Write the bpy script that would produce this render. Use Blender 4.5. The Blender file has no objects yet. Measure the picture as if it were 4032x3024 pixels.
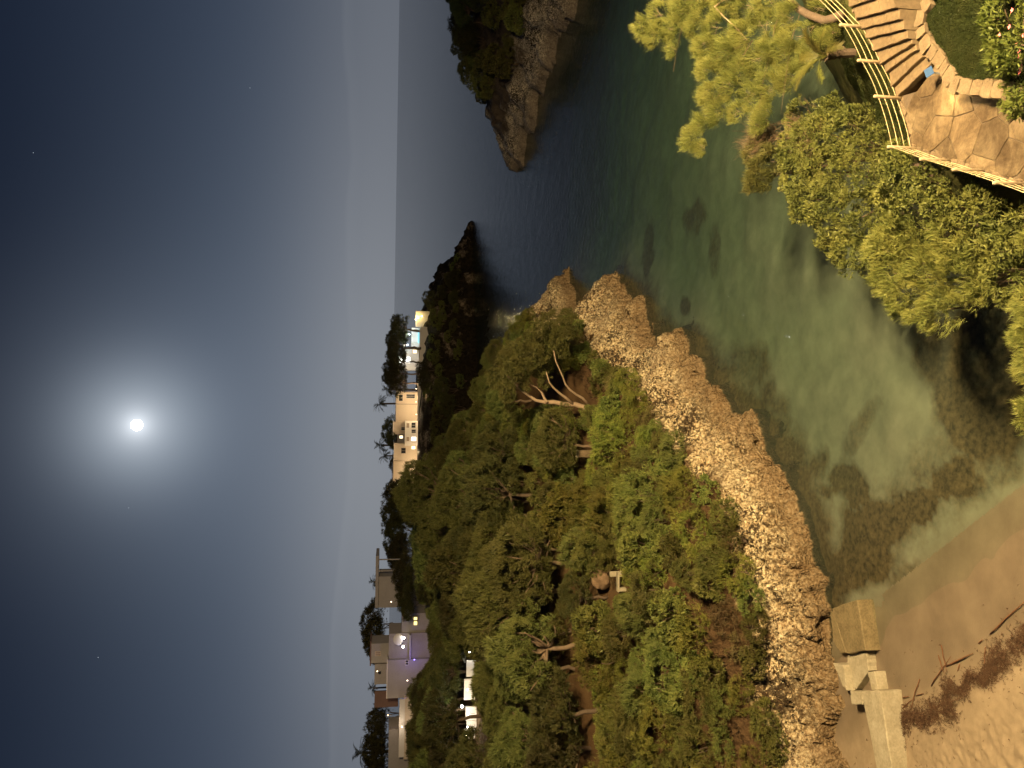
import bpy, math, random
import numpy as np
from mathutils import Vector, Matrix

scene = bpy.context.scene
col = scene.collection
R = math.radians
random.seed(7)

# ------------------------------------------------------------------ camera
# a phone held on a balcony 26 m above the sea, turned on its side (the picture lies at 90 degrees)
CAM_H, FPX, K = 26.0, 3030.0, 4032 / 2212
PITCH, ROLL = R(8.87), R(0.94)
_F = np.array([0, math.cos(PITCH), -math.sin(PITCH)])
_U0 = np.array([0, math.sin(PITCH), math.cos(PITCH)])
_X0 = np.array([1.0, 0, 0])
_R = math.cos(ROLL) * _X0 + math.sin(ROLL) * _U0
_U = math.cos(ROLL) * _U0 - math.sin(ROLL) * _X0
_C = np.array([0, 0, CAM_H])
cam_data = bpy.data.cameras.new("camera")
cam_data.sensor_fit = 'HORIZONTAL'
cam_data.sensor_width = 36.0
cam_data.lens = 36.0 * FPX / 4032
cam_data.clip_start = 0.1
cam_data.clip_end = 30000
cam = bpy.data.objects.new("camera", cam_data)
col.objects.link(cam)
m = Matrix.Identity(4)
for i, ax in enumerate((-_U, _R, -_F)):
    for j in range(3):
        m[j][i] = ax[j]
m[2][3] = CAM_H
cam.matrix_world = m
scene.camera = cam

# ------------------------------------------------------------------ sky, moon light, exposure
MOON_EL, MOON_AZ = R(17.05), R(-3.3)
MOON_DIR = Vector((math.sin(MOON_AZ) * math.cos(MOON_EL), math.cos(MOON_AZ) * math.cos(MOON_EL), math.sin(MOON_EL)))
scene.view_settings.view_transform = 'Standard'
scene.view_settings.look = 'None'
scene.view_settings.exposure = 0.0
scene.view_settings.gamma = 1.0
scene.view_settings.use_curve_mapping = False
world = bpy.data.worlds.new("World")
scene.world = world
world.use_nodes = True
nt = world.node_tree
nt.nodes.clear()


def wn(t, **kw):
    n = nt.nodes.new(t)
    for k, v in kw.items():
        setattr(n, k, v)
    return n


def wmath(op, a, b=None, clamp=False):
    n = wn('ShaderNodeMath', operation=op, use_clamp=clamp)
    for i, v in enumerate((a, b)):
        if v is None:
            continue
        if isinstance(v, (int, float)):
            n.inputs[i].default_value = v
        else:
            nt.links.new(v, n.inputs[i])
    return n.outputs[0]


tc = wn('ShaderNodeTexCoord')
nrm = wn('ShaderNodeVectorMath', operation='NORMALIZE')
nt.links.new(tc.outputs['Generated'], nrm.inputs[0])
dotn = wn('ShaderNodeVectorMath', operation='DOT_PRODUCT')
nt.links.new(nrm.outputs[0], dotn.inputs[0])
dotn.inputs[1].default_value = MOON_DIR
ang = wmath('MULTIPLY', wmath('ARCCOSINE', wmath('MINIMUM', dotn.outputs['Value'], 0.99999)), 180 / math.pi)
sep = wn('ShaderNodeSeparateXYZ')
nt.links.new(nrm.outputs[0], sep.inputs[0])
elev = wmath('MULTIPLY', wmath('ARCSINE', sep.outputs['Z']), 180 / math.pi)
elev = wmath('MAXIMUM', elev, 0.0)
nz = wn('ShaderNodeTexNoise')
nz.inputs['Scale'].default_value = 3.0
nz.inputs['Detail'].default_value = 3.0
mp = wn('ShaderNodeMapping')
mp.inputs['Scale'].default_value = (1, 1, 3)
nt.links.new(nrm.outputs[0], mp.inputs[0])
nt.links.new(mp.outputs[0], nz.inputs['Vector'])


def term(var, scale, amp):
    return wmath('MULTIPLY', wmath('EXPONENT', wmath('MULTIPLY', var, -1.0 / scale)), amp)


def rgbscale(v, c):
    n = wn('ShaderNodeVectorMath', operation='SCALE')
    n.inputs[0].default_value = c
    nt.links.new(v, n.inputs['Scale'])
    return n.outputs[0]


def vadd(a, b):
    n = wn('ShaderNodeVectorMath', operation='ADD')
    nt.links.new(a, n.inputs[0])
    nt.links.new(b, n.inputs[1])
    return n.outputs[0]


# moonlit haze: bright veil at the horizon, wide blue glow and a tight aureole round the moon, navy elsewhere
ang2 = wmath('MULTIPLY', wmath('MULTIPLY', ang, ang), 1.0)
elev2 = wmath('MULTIPLY', elev, elev)
side = wmath('ADD', 0.36, term(ang2, 420.0, 0.76))
SKY = rgbscale(wmath('MULTIPLY', term(elev2, 42.0, 1.0), side), (0.185, 0.172, 0.148))
SKY = vadd(SKY, rgbscale(wmath('MULTIPLY', term(elev2, 260.0, 1.0), side), (0.108, 0.127, 0.147)))
SKY = vadd(SKY, rgbscale(term(elev2, 420.0, 1.0), (0.005, 0.015, 0.036)))
SKY = vadd(SKY, rgbscale(term(ang2, 15.0, 1.0), (0.20, 0.225, 0.245)))
SKY = vadd(SKY, rgbscale(term(ang2, 75.0, 1.0), (0.062, 0.072, 0.086)))
SKY = vadd(SKY, rgbscale(term(ang, 0.8, 1.0), (0.8, 0.83, 0.86)))
basec = wn('ShaderNodeRGB')
basec.outputs[0].default_value = (0.0035, 0.006, 0.016, 1)
SKY = vadd(SKY, basec.outputs[0])
# low bank of sea mist, its top about 3.5 degrees above the horizon
edge = wmath('ADD', 2.3, wmath('MULTIPLY', nz.outputs['Fac'], 2.3))
bank = wmath('MULTIPLY', wmath('SUBTRACT', edge, elev), 3.5, clamp=True)
line_ = wmath('MULTIPLY', bank, wmath('SUBTRACT', 1.0, wmath('MULTIPLY', wmath('SUBTRACT', edge, elev), 1.1, clamp=True)))
SKY = vadd(SKY, rgbscale(bank, (0.005, 0.005, 0.004)))
SKY = vadd(SKY, rgbscale(wmath('MULTIPLY', line_, nz.outputs['Fac']), (0.020, 0.020, 0.020)))
bg = wn('ShaderNodeBackground')
nt.links.new(SKY, bg.inputs['Color'])
bg.inputs['Strength'].default_value = 1.0
out = wn('ShaderNodeOutputWorld')
nt.links.new(bg.outputs[0], out.inputs['Surface'])

sun_d = bpy.data.lights.new("moonlight", 'SUN')
sun_d.energy = 0.10
sun_d.angle = R(0.6)
sun_d.color = (0.82, 0.9, 1.0)
sun = bpy.data.objects.new("moonlight", sun_d)
col.objects.link(sun)
sun.rotation_euler = MOON_DIR.to_track_quat('Z', 'Y').to_euler()
sun.location = (0, 60, 80)

scene.cycles.use_denoising = True
scene.cycles.max_bounces = 6
scene.cycles.diffuse_bounces = 2
scene.cycles.glossy_bounces = 2
scene.cycles.transparent_max_bounces = 12
scene.cycles.caustics_reflective = False
scene.cycles.caustics_refractive = False
scene.cycles.sample_clamp_indirect = 4.0


# ------------------------------------------------------------------ helpers
def ray(x, y):
    return _F + (1512 - K * y) / FPX * _R - (K * x - 2016) / FPX * _U


def atz(x, y, z=0.0):
    d = ray(x, y)
    return _C + d * (z - CAM_H) / d[2]


def aty(x, y, Y):
    d = ray(x, y)
    return _C + d * Y / d[1]


def pix(P):
    v = np.asarray(P, float) - _C
    w = v @ _F
    return np.stack([(2016 - FPX * (v @ _U) / w) / K, (1512 - FPX * (v @ _R) / w) / K], -1)


def hash3(i, j, k, seed):
    h = (i.astype(np.int64) * 374761393 + j.astype(np.int64) * 668265263 + k.astype(np.int64) * 2147483647 + seed * 974711) & 0xffffffff
    h = ((h ^ (h >> 13)) * 1274126177) & 0xffffffff
    h = ((h ^ (h >> 16)) * 2246822519) & 0xffffffff
    return ((h ^ (h >> 15)) & 0xffffff) / float(0xffffff)


def vnoise(P, seed=0):
    P = np.asarray(P, float)
    i = np.floor(P).astype(np.int64)
    f = P - i
    f = f * f * f * (f * (f * 6 - 15) + 10)
    r = 0
    for a in (0, 1):
        wa = f[:, 0] if a else 1 - f[:, 0]
        for b in (0, 1):
            wb = f[:, 1] if b else 1 - f[:, 1]
            for c in (0, 1):
                wc = f[:, 2] if c else 1 - f[:, 2]
                r = r + wa * wb * wc * hash3(i[:, 0] + a, i[:, 1] + b, i[:, 2] + c, seed)
    return r * 2 - 1


def fbm(P, octv=4, seed=0, gain=0.5):
    P = np.asarray(P, float)
    s, a = 0, 1.0
    for o in range(octv):
        s = s + a * vnoise(P * 2 ** o + 17.3 * o, seed + o)
        a *= gain
    return s


def worley(P, seed=0):
    P = np.asarray(P, float)
    i = np.floor(P).astype(np.int64)
    best = np.full(len(P), 9.0)
    for a in (-1, 0, 1):
        for b in (-1, 0, 1):
            for c in (-1, 0, 1):
                I, J, L = i[:, 0] + a, i[:, 1] + b, i[:, 2] + c
                q = np.stack([I + hash3(I, J, L, seed), J + hash3(I, J, L, seed + 1), L + hash3(I, J, L, seed + 2)], 1)
                best = np.minimum(best, ((P - q) ** 2).sum(1))
    return np.sqrt(best)


def np_mesh(name, V, Fc, smooth=False):
    """Fc: array of quads or triangles, or a list of arrays of mixed width"""
    me = bpy.data.meshes.new(name)
    fs = Fc if isinstance(Fc, list) else [Fc]
    fs = [np.asarray(f, np.int32) for f in fs if len(f)]
    V = np.ascontiguousarray(V, np.float32)
    nl = sum(f.size for f in fs)
    npoly = sum(len(f) for f in fs)
    me.vertices.add(len(V))
    me.vertices.foreach_set('co', V.ravel())
    me.loops.add(nl)
    me.loops.foreach_set('vertex_index', np.concatenate([f.ravel() for f in fs]))
    me.polygons.add(npoly)
    tot = np.concatenate([np.full(len(f), f.shape[1], np.int32) for f in fs])
    start = np.concatenate([[0], np.cumsum(tot)[:-1]]).astype(np.int32)
    me.polygons.foreach_set('loop_start', start)
    me.polygons.foreach_set('loop_total', tot)
    if smooth:
        me.polygons.foreach_set('use_smooth', np.ones(npoly, bool))
    me.update(calc_edges=True)
    me.validate()
    return me


class MB:
    """collects boxes, tubes and polygons into one mesh"""
    def __init__(s):
        s.v, s.f = [], []

    def add(s, vs, fs):
        o = len(s.v)
        s.v += [tuple(v) for v in vs]
        s.f += [tuple(i + o for i in f) for f in fs]
        return s

    def box(s, x0, x1, y0, y1, z0, z1, b=0.0):
        if b <= 0:
            vs = [(x, y, z) for z in (z0, z1) for y in (y0, y1) for x in (x0, x1)]
            return s.add(vs, [(0, 2, 3, 1), (4, 5, 7, 6), (0, 1, 5, 4), (2, 6, 7, 3), (0, 4, 6, 2), (1, 3, 7, 5)])
        pts = [(x0 + b, y0), (x1 - b, y0), (x1, y0 + b), (x1, y1 - b), (x1 - b, y1), (x0 + b, y1), (x0, y1 - b), (x0, y0 + b)]
        return s.prism(pts, z0, z1, b)

    def prism(s, pts, z0, z1, b=0.0):
        """vertical prism over a plan outline; z0/z1 numbers or lists; b = bevel of the top edge"""
        n = len(pts)
        cx, cy = sum(p[0] for p in pts) / n, sum(p[1] for p in pts) / n
        zb = z0 if hasattr(z0, '__len__') else [z0] * n
        zt = z1 if hasattr(z1, '__len__') else [z1] * n
        vs = [(p[0], p[1], z) for p, z in zip(pts, zb)]
        if b > 0:
            vs += [(p[0], p[1], z - b) for p, z in zip(pts, zt)]
            for p, z in zip(pts, zt):
                dx, dy = cx - p[0], cy - p[1]
                L = math.hypot(dx, dy) or 1
                vs.append((p[0] + dx / L * b, p[1] + dy / L * b, z))
            rings = 3
        else:
            vs += [(p[0], p[1], z) for p, z in zip(pts, zt)]
            rings = 2
        fs = []
        for r in range(rings - 1):
            for i in range(n):
                j = (i + 1) % n
                fs.append((r * n + i, r * n + j, (r + 1) * n + j, (r + 1) * n + i))
        fs.append(tuple(range((rings - 1) * n, rings * n)))
        fs.append(tuple(range(n - 1, -1, -1)))
        return s.add(vs, fs)

    def tube(s, pts, rad, n=6, caps=True):
        pts = [Vector(p) for p in pts]
        rad = rad if hasattr(rad, '__len__') else [rad] * len(pts)
        vs, fs = [], []
        ref = Vector((0.31, 0.52, 0.8))
        for i, p in enumerate(pts):
            d = (pts[min(i + 1, len(pts) - 1)] - pts[max(i - 1, 0)]).normalized()
            if abs(d.dot(ref)) > 0.95:
                ref = Vector((1, 0, 0.1))
            a = d.cross(ref).normalized()
            b = d.cross(a)
            for k in range(n):
                t = 2 * math.pi * k / n
                vs.append(p + (a * math.cos(t) + b * math.sin(t)) * rad[i])
        for i in range(len(pts) - 1):
            for k in range(n):
                l = (k + 1) % n
                fs.append((i * n + k, i * n + l, (i + 1) * n + l, (i + 1) * n + k))
        if caps:
            fs.append(tuple(range(n - 1, -1, -1)))
            fs.append(tuple(range((len(pts) - 1) * n, len(pts) * n)))
        return s.add(vs, fs)

    def ball(s, c, r, n=10, rings=7, sq=1.0):
        vs = [(c[0], c[1], c[2] - r * sq)]
        for i in range(1, rings):
            ph = -math.pi / 2 + math.pi * i / rings
            for k in range(n):
                t = 2 * math.pi * k / n
                vs.append((c[0] + r * math.cos(ph) * math.cos(t), c[1] + r * math.cos(ph) * math.sin(t), c[2] + r * sq * math.sin(ph)))
        vs.append((c[0], c[1], c[2] + r * sq))
        fs = [(0, 1 + (k + 1) % n, 1 + k) for k in range(n)]
        for i in range(rings - 2):
            for k in range(n):
                l = (k + 1) % n
                fs.append((1 + i * n + k, 1 + i * n + l, 1 + (i + 1) * n + l, 1 + (i + 1) * n + k))
        t = len(vs) - 1
        fs += [(t, 1 + (rings - 2) * n + k, 1 + (rings - 2) * n + (k + 1) % n) for k in range(n)]
        return s.add(vs, fs)

    def mesh(s, name, smooth=False):
        me = bpy.data.meshes.new(name)
        me.from_pydata(s.v, [], s.f)
        if smooth:
            for p in me.polygons:
                p.use_smooth = True
        me.update()
        return me

    def build(s, name, mat, parent=None, smooth=False, loc=None):
        return link(name, s.mesh(name, smooth), mat, parent, loc)


def link(name, me, mat, parent=None, loc=None):
    if mat is not None and len(me.materials) == 0:
        me.materials.append(mat)
    o = bpy.data.objects.new(name, me)
    col.objects.link(o)
    if parent is not None:
        o.parent = parent
    if loc is not None:
        o.location = loc
    return o


def empty(name, loc=(0, 0, 0), rz=0.0):
    o = bpy.data.objects.new(name, None)
    o.location = loc
    o.rotation_euler = (0, 0, rz)
    o.empty_display_size = 0.3
    col.objects.link(o)
    return o


def tag(o, label, cat, group=None):
    o['label'] = label
    o['category'] = cat
    if group:
        o['group'] = group
    return o


def struct(o, kind='structure'):
    o['kind'] = kind
    return o


def local(pts, o):
    """world points -> points relative to an unrotated empty"""
    return [(p[0] - o.location.x, p[1] - o.location.y, p[2] - o.location.z) for p in pts]


# ------------------------------------------------------------------ materials
def newmat(name):
    mt = bpy.data.materials.new(name)
    mt.use_nodes = True
    t = mt.node_tree
    t.nodes.clear()
    return mt, t


def N(t, ty, **kw):
    n = t.nodes.new(ty)
    for k, v in kw.items():
        if k.startswith('i_'):
            n.inputs[k[2:].replace('_', ' ')].default_value = v
        else:
            setattr(n, k, v)
    return n


def noise(t, vec, scale, detail=3, rough=0.5, dist=0.0):
    n = N(t, 'ShaderNodeTexNoise')
    n.inputs['Scale'].default_value = scale
    n.inputs['Detail'].default_value = detail
    n.inputs['Roughness'].default_value = rough
    n.inputs['Distortion'].default_value = dist
    t.links.new(vec, n.inputs['Vector'])
    return n.outputs['Fac']


def ramp(t, fac, stops):
    n = N(t, 'ShaderNodeValToRGB')
    e = n.color_ramp.elements
    while len(e) < len(stops):
        e.new(0.5)
    for i, (p, c) in enumerate(stops):
        e[i].position = p
        e[i].color = (*c, 1) if len(c) == 3 else c
    t.links.new(fac, n.inputs['Fac'])
    return n.outputs['Color']


def mixc(t, fac, a, b, mode='MIX'):
    n = N(t, 'ShaderNodeMix', data_type='RGBA', blend_type=mode)
    for s, v in ((0, fac), (6, a), (7, b)):
        if isinstance(v, (int, float)):
            n.inputs[s].default_value = v
        elif isinstance(v, tuple):
            n.inputs[s].default_value = (*v, 1)
        else:
            t.links.new(v, n.inputs[s])
    return n.outputs[2]


def tmath(t, op, a, b=None, clamp=False):
    n = N(t, 'ShaderNodeMath', operation=op, use_clamp=clamp)
    for i, v in enumerate((a, b)):
        if v is None:
            continue
        if isinstance(v, (int, float)):
            n.inputs[i].default_value = v
        else:
            t.links.new(v, n.inputs[i])
    return n.outputs[0]


def finish(mt, t, colr, rough=0.8, bump=None, bstr=0.3, bdist=0.05, spec=0.3, normal=None):
    p = N(t, 'ShaderNodeBsdfPrincipled')
    if isinstance(colr, tuple):
        p.inputs['Base Color'].default_value = (*colr, 1)
    else:
        t.links.new(colr, p.inputs['Base Color'])
    p.inputs['Roughness'].default_value = rough
    p.inputs['Specular IOR Level'].default_value = spec
    if bump is not None:
        b = N(t, 'ShaderNodeBump')
        b.inputs['Strength'].default_value = bstr
        b.inputs['Distance'].default_value = bdist
        t.links.new(bump, b.inputs['Height'])
        t.links.new(b.outputs[0], p.inputs['Normal'])
    o = N(t, 'ShaderNodeOutputMaterial')
    t.links.new(p.outputs[0], o.inputs['Surface'])
    return mt


def pos(t, obj=False):
    if obj:
        return N(t, 'ShaderNodeTexCoord').outputs['Object']
    return N(t, 'ShaderNodeNewGeometry').outputs['Position']


def simple(name, c1, c2, scale=2.0, rough=0.8, bscale=20.0, bstr=0.3, bdist=0.02, obj=False, spec=0.3):
    mt, t = newmat(name)
    v = pos(t, obj)
    c = ramp(t, noise(t, v, scale, 5, 0.6), [(0.3, c1), (0.7, c2)])
    c = mixc(t, 0.5, c, ramp(t, noise(t, v, scale * 7, 4, 0.6), [(0.3, c1), (0.7, c2)]))
    return finish(mt, t, c, rough, noise(t, v, bscale, 4, 0.6), bstr, bdist, spec)


def emis(name, c, s):
    mt, t = newmat(name)
    e = N(t, 'ShaderNodeEmission')
    e.inputs['Color'].default_value = (*c, 1)
    e.inputs['Strength'].default_value = s
    o = N(t, 'ShaderNodeOutputMaterial')
    t.links.new(e.outputs[0], o.inputs['Surface'])
    return mt


def foliage_mat(name, ca, cb, cc, transl=0.14, vary=True):
    """leaf colour varies leaf by leaf, clump by clump and plant by plant"""
    mt, t = newmat(name)
    g = N(t, 'ShaderNodeNewGeometry')
    oi = N(t, 'ShaderNodeObjectInfo')
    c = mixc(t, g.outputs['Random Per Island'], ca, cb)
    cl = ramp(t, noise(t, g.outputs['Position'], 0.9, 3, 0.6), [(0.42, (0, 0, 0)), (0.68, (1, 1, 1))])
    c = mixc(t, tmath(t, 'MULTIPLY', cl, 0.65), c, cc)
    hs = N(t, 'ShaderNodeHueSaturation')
    t.links.new(c, hs.inputs['Color'])
    if vary:
        t.links.new(tmath(t, 'ADD', 0.47, tmath(t, 'MULTIPLY', oi.outputs['Random'], 0.06)), hs.inputs['Hue'])
        t.links.new(tmath(t, 'ADD', 0.55, tmath(t, 'MULTIPLY', oi.outputs['Random'], 0.8)), hs.inputs['Value'])
    d = N(t, 'ShaderNodeBsdfPrincipled')
    d.inputs['Roughness'].default_value = 0.55
    d.inputs['Specular IOR Level'].default_value = 0.25
    tr = N(t, 'ShaderNodeBsdfTranslucent')
    t.links.new(hs.outputs[0], d.inputs['Base Color'])
    t.links.new(hs.outputs[0], tr.inputs['Color'])
    mx = N(t, 'ShaderNodeMixShader')
    mx.inputs[0].default_value = transl
    t.links.new(d.outputs[0], mx.inputs[1])
    t.links.new(tr.outputs[0], mx.inputs[2])
    o = N(t, 'ShaderNodeOutputMaterial')
    t.links.new(mx.outputs[0], o.inputs['Surface'])
    return mt


def rock_mat(name='limestone', rusty=0.38, sat=1.0):
    mt, t = newmat(name)
    v = pos(t)
    n1 = noise(t, v, 0.25, 5, 0.6)
    n2 = noise(t, v, 1.1, 6, 0.65)
    n3 = noise(t, v, 5.0, 6, 0.7)
    c = ramp(t, n3, [(0.32, (0.10, 0.070, 0.038)), (0.42, (0.28, 0.205, 0.115)), (0.49, (0.66, 0.53, 0.30)), (0.58, (0.93, 0.82, 0.55))])
    rust = ramp(t, noise(t, v, 0.55, 6, 0.7), [(0.46, (0, 0, 0)), (0.62, (1, 1, 1))])
    c = mixc(t, tmath(t, 'MULTIPLY', rust, rusty), c, mixc(t, n3, (0.13, 0.06, 0.024), (0.58, 0.34, 0.16)))
    grey = ramp(t, n1, [(0.52, (0, 0, 0)), (0.66, (1, 1, 1))])
    c = mixc(t, tmath(t, 'MULTIPLY', grey, 0.45), c, (0.22, 0.18, 0.13))
    # salt-washed dark algae belt just above the sea
    z = N(t, 'ShaderNodeSeparateXYZ')
    t.links.new(v, z.inputs[0])
    zz = tmath(t, 'ADD', z.outputs['Z'], tmath(t, 'MULTIPLY', tmath(t, 'SUBTRACT', n2, 0.5), 2.2))
    belt = ramp(t, tmath(t, 'DIVIDE', zz, 3.0), [(0.35, (1, 1, 1)), (0.85, (0, 0, 0))])
    c = mixc(t, tmath(t, 'MULTIPLY', belt, 0.80), c, mixc(t, n3, (0.10, 0.062, 0.028), (0.33, 0.22, 0.115)))
    sub_ = ramp(t, tmath(t, 'ADD', tmath(t, 'MULTIPLY', z.outputs['Z'], 2.0), 0.5), [(0.30, (1, 1, 1)), (0.62, (0, 0, 0))])
    soil = N(t, 'ShaderNodeAttribute', attribute_name='soil').outputs['Fac']
    vo = N(t, 'ShaderNodeTexVoronoi')
    vo.inputs['Scale'].default_value = 5.5
    t.links.new(v, vo.inputs['Vector'])
    h = tmath(t, 'ADD', tmath(t, 'MULTIPLY', vo.outputs['Distance'], 0.8), noise(t, v, 7.0, 6, 0.75))
    ck = N(t, 'ShaderNodeTexVoronoi', feature='DISTANCE_TO_EDGE')
    ck.inputs['Scale'].default_value = 0.75
    mpk = N(t, 'ShaderNodeMapping')
    mpk.inputs['Scale'].default_value = (1, 1, .55)
    wv = N(t, 'ShaderNodeVectorMath', operation='ADD')
    nw = N(t, 'ShaderNodeTexNoise')
    nw.inputs['Scale'].default_value = 1.6
    nw.inputs['Detail'].default_value = 3
    t.links.new(v, nw.inputs['Vector'])
    t.links.new(v, wv.inputs[0])
    t.links.new(nw.outputs['Color'], wv.inputs[1])
    t.links.new(wv.outputs[0], mpk.inputs[0])
    t.links.new(mpk.outputs[0], ck.inputs['Vector'])
    crack = ramp(t, ck.outputs['Distance'], [(0.0, (1, 1, 1)), (0.045, (0, 0, 0))])
    h = tmath(t, 'SUBTRACT', h, tmath(t, 'MULTIPLY', crack, 0.45))
    c = mixc(t, tmath(t, 'MULTIPLY', crack, 0.28), c, (0.06, 0.036, 0.018))
    # pits and solution holes dark with lichen and painted-in shade
    pit = ramp(t, tmath(t, 'ADD', noise(t, v, 3.4, 5, 0.75), tmath(t, 'MULTIPLY', tmath(t, 'SUBTRACT', n1, 0.5), 0.5)), [(0.445, (1, 1, 1)), (0.49, (0, 0, 0))])
    c = mixc(t, tmath(t, 'MULTIPLY', tmath(t, 'MULTIPLY', pit, 0.92), tmath(t, 'SUBTRACT', 1.0, tmath(t, 'MULTIPLY', belt, 0.75))), c, (0.030, 0.018, 0.010))
    c = mixc(t, sub_, c, mixc(t, n3, (0.012, 0.012, 0.007), (0.05, 0.042, 0.022)))
    c = mixc(t, soil, c, mixc(t, n3, (0.05, 0.03, 0.014), (0.16, 0.10, 0.05)))
    if sat < 1:
        hs = N(t, 'ShaderNodeHueSaturation')
        hs.inputs['Saturation'].default_value = sat
        hs.inputs['Value'].default_value = 0.8
        t.links.new(c, hs.inputs['Color'])
        c = hs.outputs[0]
    return finish(mt, t, c, 0.9, h, 1.0, 0.22, 0.15)


def ground_mat(name, soil, litter, scale=0.6):
    mt, t = newmat(name)
    v = pos(t)
    c = ramp(t, noise(t, v, scale, 5, 0.6), [(0.35, soil), (0.65, litter)])
    c = mixc(t, 0.5, c, ramp(t, noise(t, v, scale * 9, 5, 0.7), [(0.3, soil), (0.7, litter)]))
    return finish(mt, t, c, 0.95, noise(t, v, 8, 5, 0.7), 0.6, 0.1, 0.1)


M = {}
M['rock'] = rock_mat()
M['grey_rock'] = rock_mat('grey_limestone', 0.12, 0.55)
M['soil'] = ground_mat('red_soil', (0.075, 0.042, 0.020), (0.13, 0.085, 0.042))
mt_, t = newmat('distant_cliff')
v = pos(t)
c = ramp(t, noise(t, v, 0.9, 5, 0.7), [(0.35, (0.012, 0.010, 0.006)), (0.65, (0.045, 0.035, 0.020))])
pt_ = ramp(t, noise(t, v, 0.14, 5, 0.65), [(0.56, (0, 0, 0)), (0.64, (1, 1, 1))])
c = mixc(t, pt_, c, ramp(t, noise(t, v, 1.2, 5, 0.7), [(0.35, (0.06, 0.045, 0.03)), (0.65, (0.36, 0.29, 0.20))]))
finish(mt_, t, c, 0.95, noise(t, v, 1.5, 6, 0.7), 1.0, 0.8, 0.1)
M['far_rock'] = mt_
M['slope'] = ground_mat('slope_grass_soil', (0.035, 0.045, 0.012), (0.09, 0.085, 0.03), 0.8)
M['lawn'] = ground_mat('lawn_turf', (0.010, 0.016, 0.004), (0.024, 0.030, 0.008), 0.9)
M['bark'] = simple('pale_pine_bark', (0.22, 0.155, 0.095), (0.42, 0.32, 0.22), 2.5, 0.9, 14, 0.6, 0.03, obj=True)
M['mid_bark'] = simple('brown_pine_bark', (0.12, 0.085, 0.055), (0.24, 0.175, 0.115), 2.5, 0.9, 14, 0.6, 0.03, obj=True)
M['dark_bark'] = simple('dark_bark', (0.07, 0.05, 0.035), (0.15, 0.11, 0.075), 2.5, 0.9, 14, 0.6, 0.03, obj=True)
M['twig'] = simple('dry_twig', (0.10, 0.066, 0.036), (0.20, 0.14, 0.085), 4, 0.9, 20, 0.3, 0.01, obj=True)
M['concrete'] = simple('weathered_concrete', (0.22, 0.19, 0.12), (0.42, 0.38, 0.28), 1.2, 0.9, 18, 0.5, 0.02)
M['mossy'] = simple('algae_concrete', (0.09, 0.07, 0.035), (0.24, 0.19, 0.10), 1.4, 0.9, 16, 0.5, 0.02)
M['dim_plaster'] = simple('dim_plaster', (0.30, 0.28, 0.27), (0.38, 0.36, 0.34), 0.5, 0.85, 6, 0.1, 0.01)
M['step'] = simple('step_stone', (0.085, 0.060, 0.033), (0.180, 0.132, 0.076), 1.0, 0.9, 22, 0.4, 0.01)
M['boulder'] = simple('brown_boulder', (0.12, 0.078, 0.045), (0.26, 0.18, 0.11), 1.5, 0.95, 9, 0.8, 0.06)
M['wallstone'] = simple('wall_stone', (0.085, 0.062, 0.036), (0.22, 0.165, 0.10), 2.5, 0.9, 18, 0.6, 0.03)
M['joint'] = simple('joint_mortar', (0.06, 0.045, 0.03), (0.12, 0.09, 0.06), 3, 0.95, 20, 0.5, 0.02)
M['wood'] = simple('pale_wood_post', (0.30, 0.23, 0.13), (0.46, 0.37, 0.24), 6, 0.7, 40, 0.3, 0.01, obj=True)
M['rope'] = simple('pale_rope', (0.34, 0.28, 0.15), (0.46, 0.39, 0.23), 8, 0.8, 60, 0.2, 0.005)
M['plaster'] = simple('white_plaster', (0.66, 0.62, 0.55), (0.76, 0.72, 0.65), 0.5, 0.85, 6, 0.1, 0.01)
M['cream'] = simple('cream_plaster', (0.58, 0.48, 0.36), (0.68, 0.58, 0.45), 0.5, 0.85, 6, 0.1, 0.01)
M['grey_plaster'] = simple('grey_plaster', (0.28, 0.26, 0.26), (0.38, 0.36, 0.35), 0.5, 0.85, 6, 0.1, 0.01)
M['pink'] = simple('terracotta_plaster', (0.15, 0.095, 0.08), (0.20, 0.125, 0.105), 0.5, 0.85, 6, 0.1, 0.01)
M['dark'] = simple('dark_glass', (0.015, 0.015, 0.018), (0.03, 0.03, 0.035), 0.5, 0.25, 6, 0.02, 0.01)
M['shutter'] = simple('shutter_slats', (0.30, 0.24, 0.18), (0.36, 0.29, 0.22), 2, 0.7, 20, 0.1, 0.01)
M['metal'] = simple('grey_metal', (0.12, 0.12, 0.12), (0.2, 0.2, 0.2), 2, 0.5, 20, 0.1, 0.01)
M['blue'] = simple('blue_enamel', (0.022, 0.06, 0.15), (0.03, 0.08, 0.19), 3, 0.45, 20, 0.05, 0.01)
M['canvas'] = simple('white_canvas', (0.75, 0.73, 0.68), (0.82, 0.80, 0.76), 1, 0.9, 20, 0.1, 0.01)
M['flower'] = simple('pink_petal', (0.75, 0.16, 0.20), (0.85, 0.28, 0.30), 6, 0.7, 20, 0.1, 0.01)
M['debris'] = simple('dry_seaweed', (0.045, 0.024, 0.014), (0.13, 0.075, 0.04), 6, 0.9, 30, 0.3, 0.01)
M['stick'] = simple('driftwood', (0.09, 0.04, 0.02), (0.20, 0.10, 0.05), 6, 0.85, 30, 0.3, 0.01)
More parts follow.
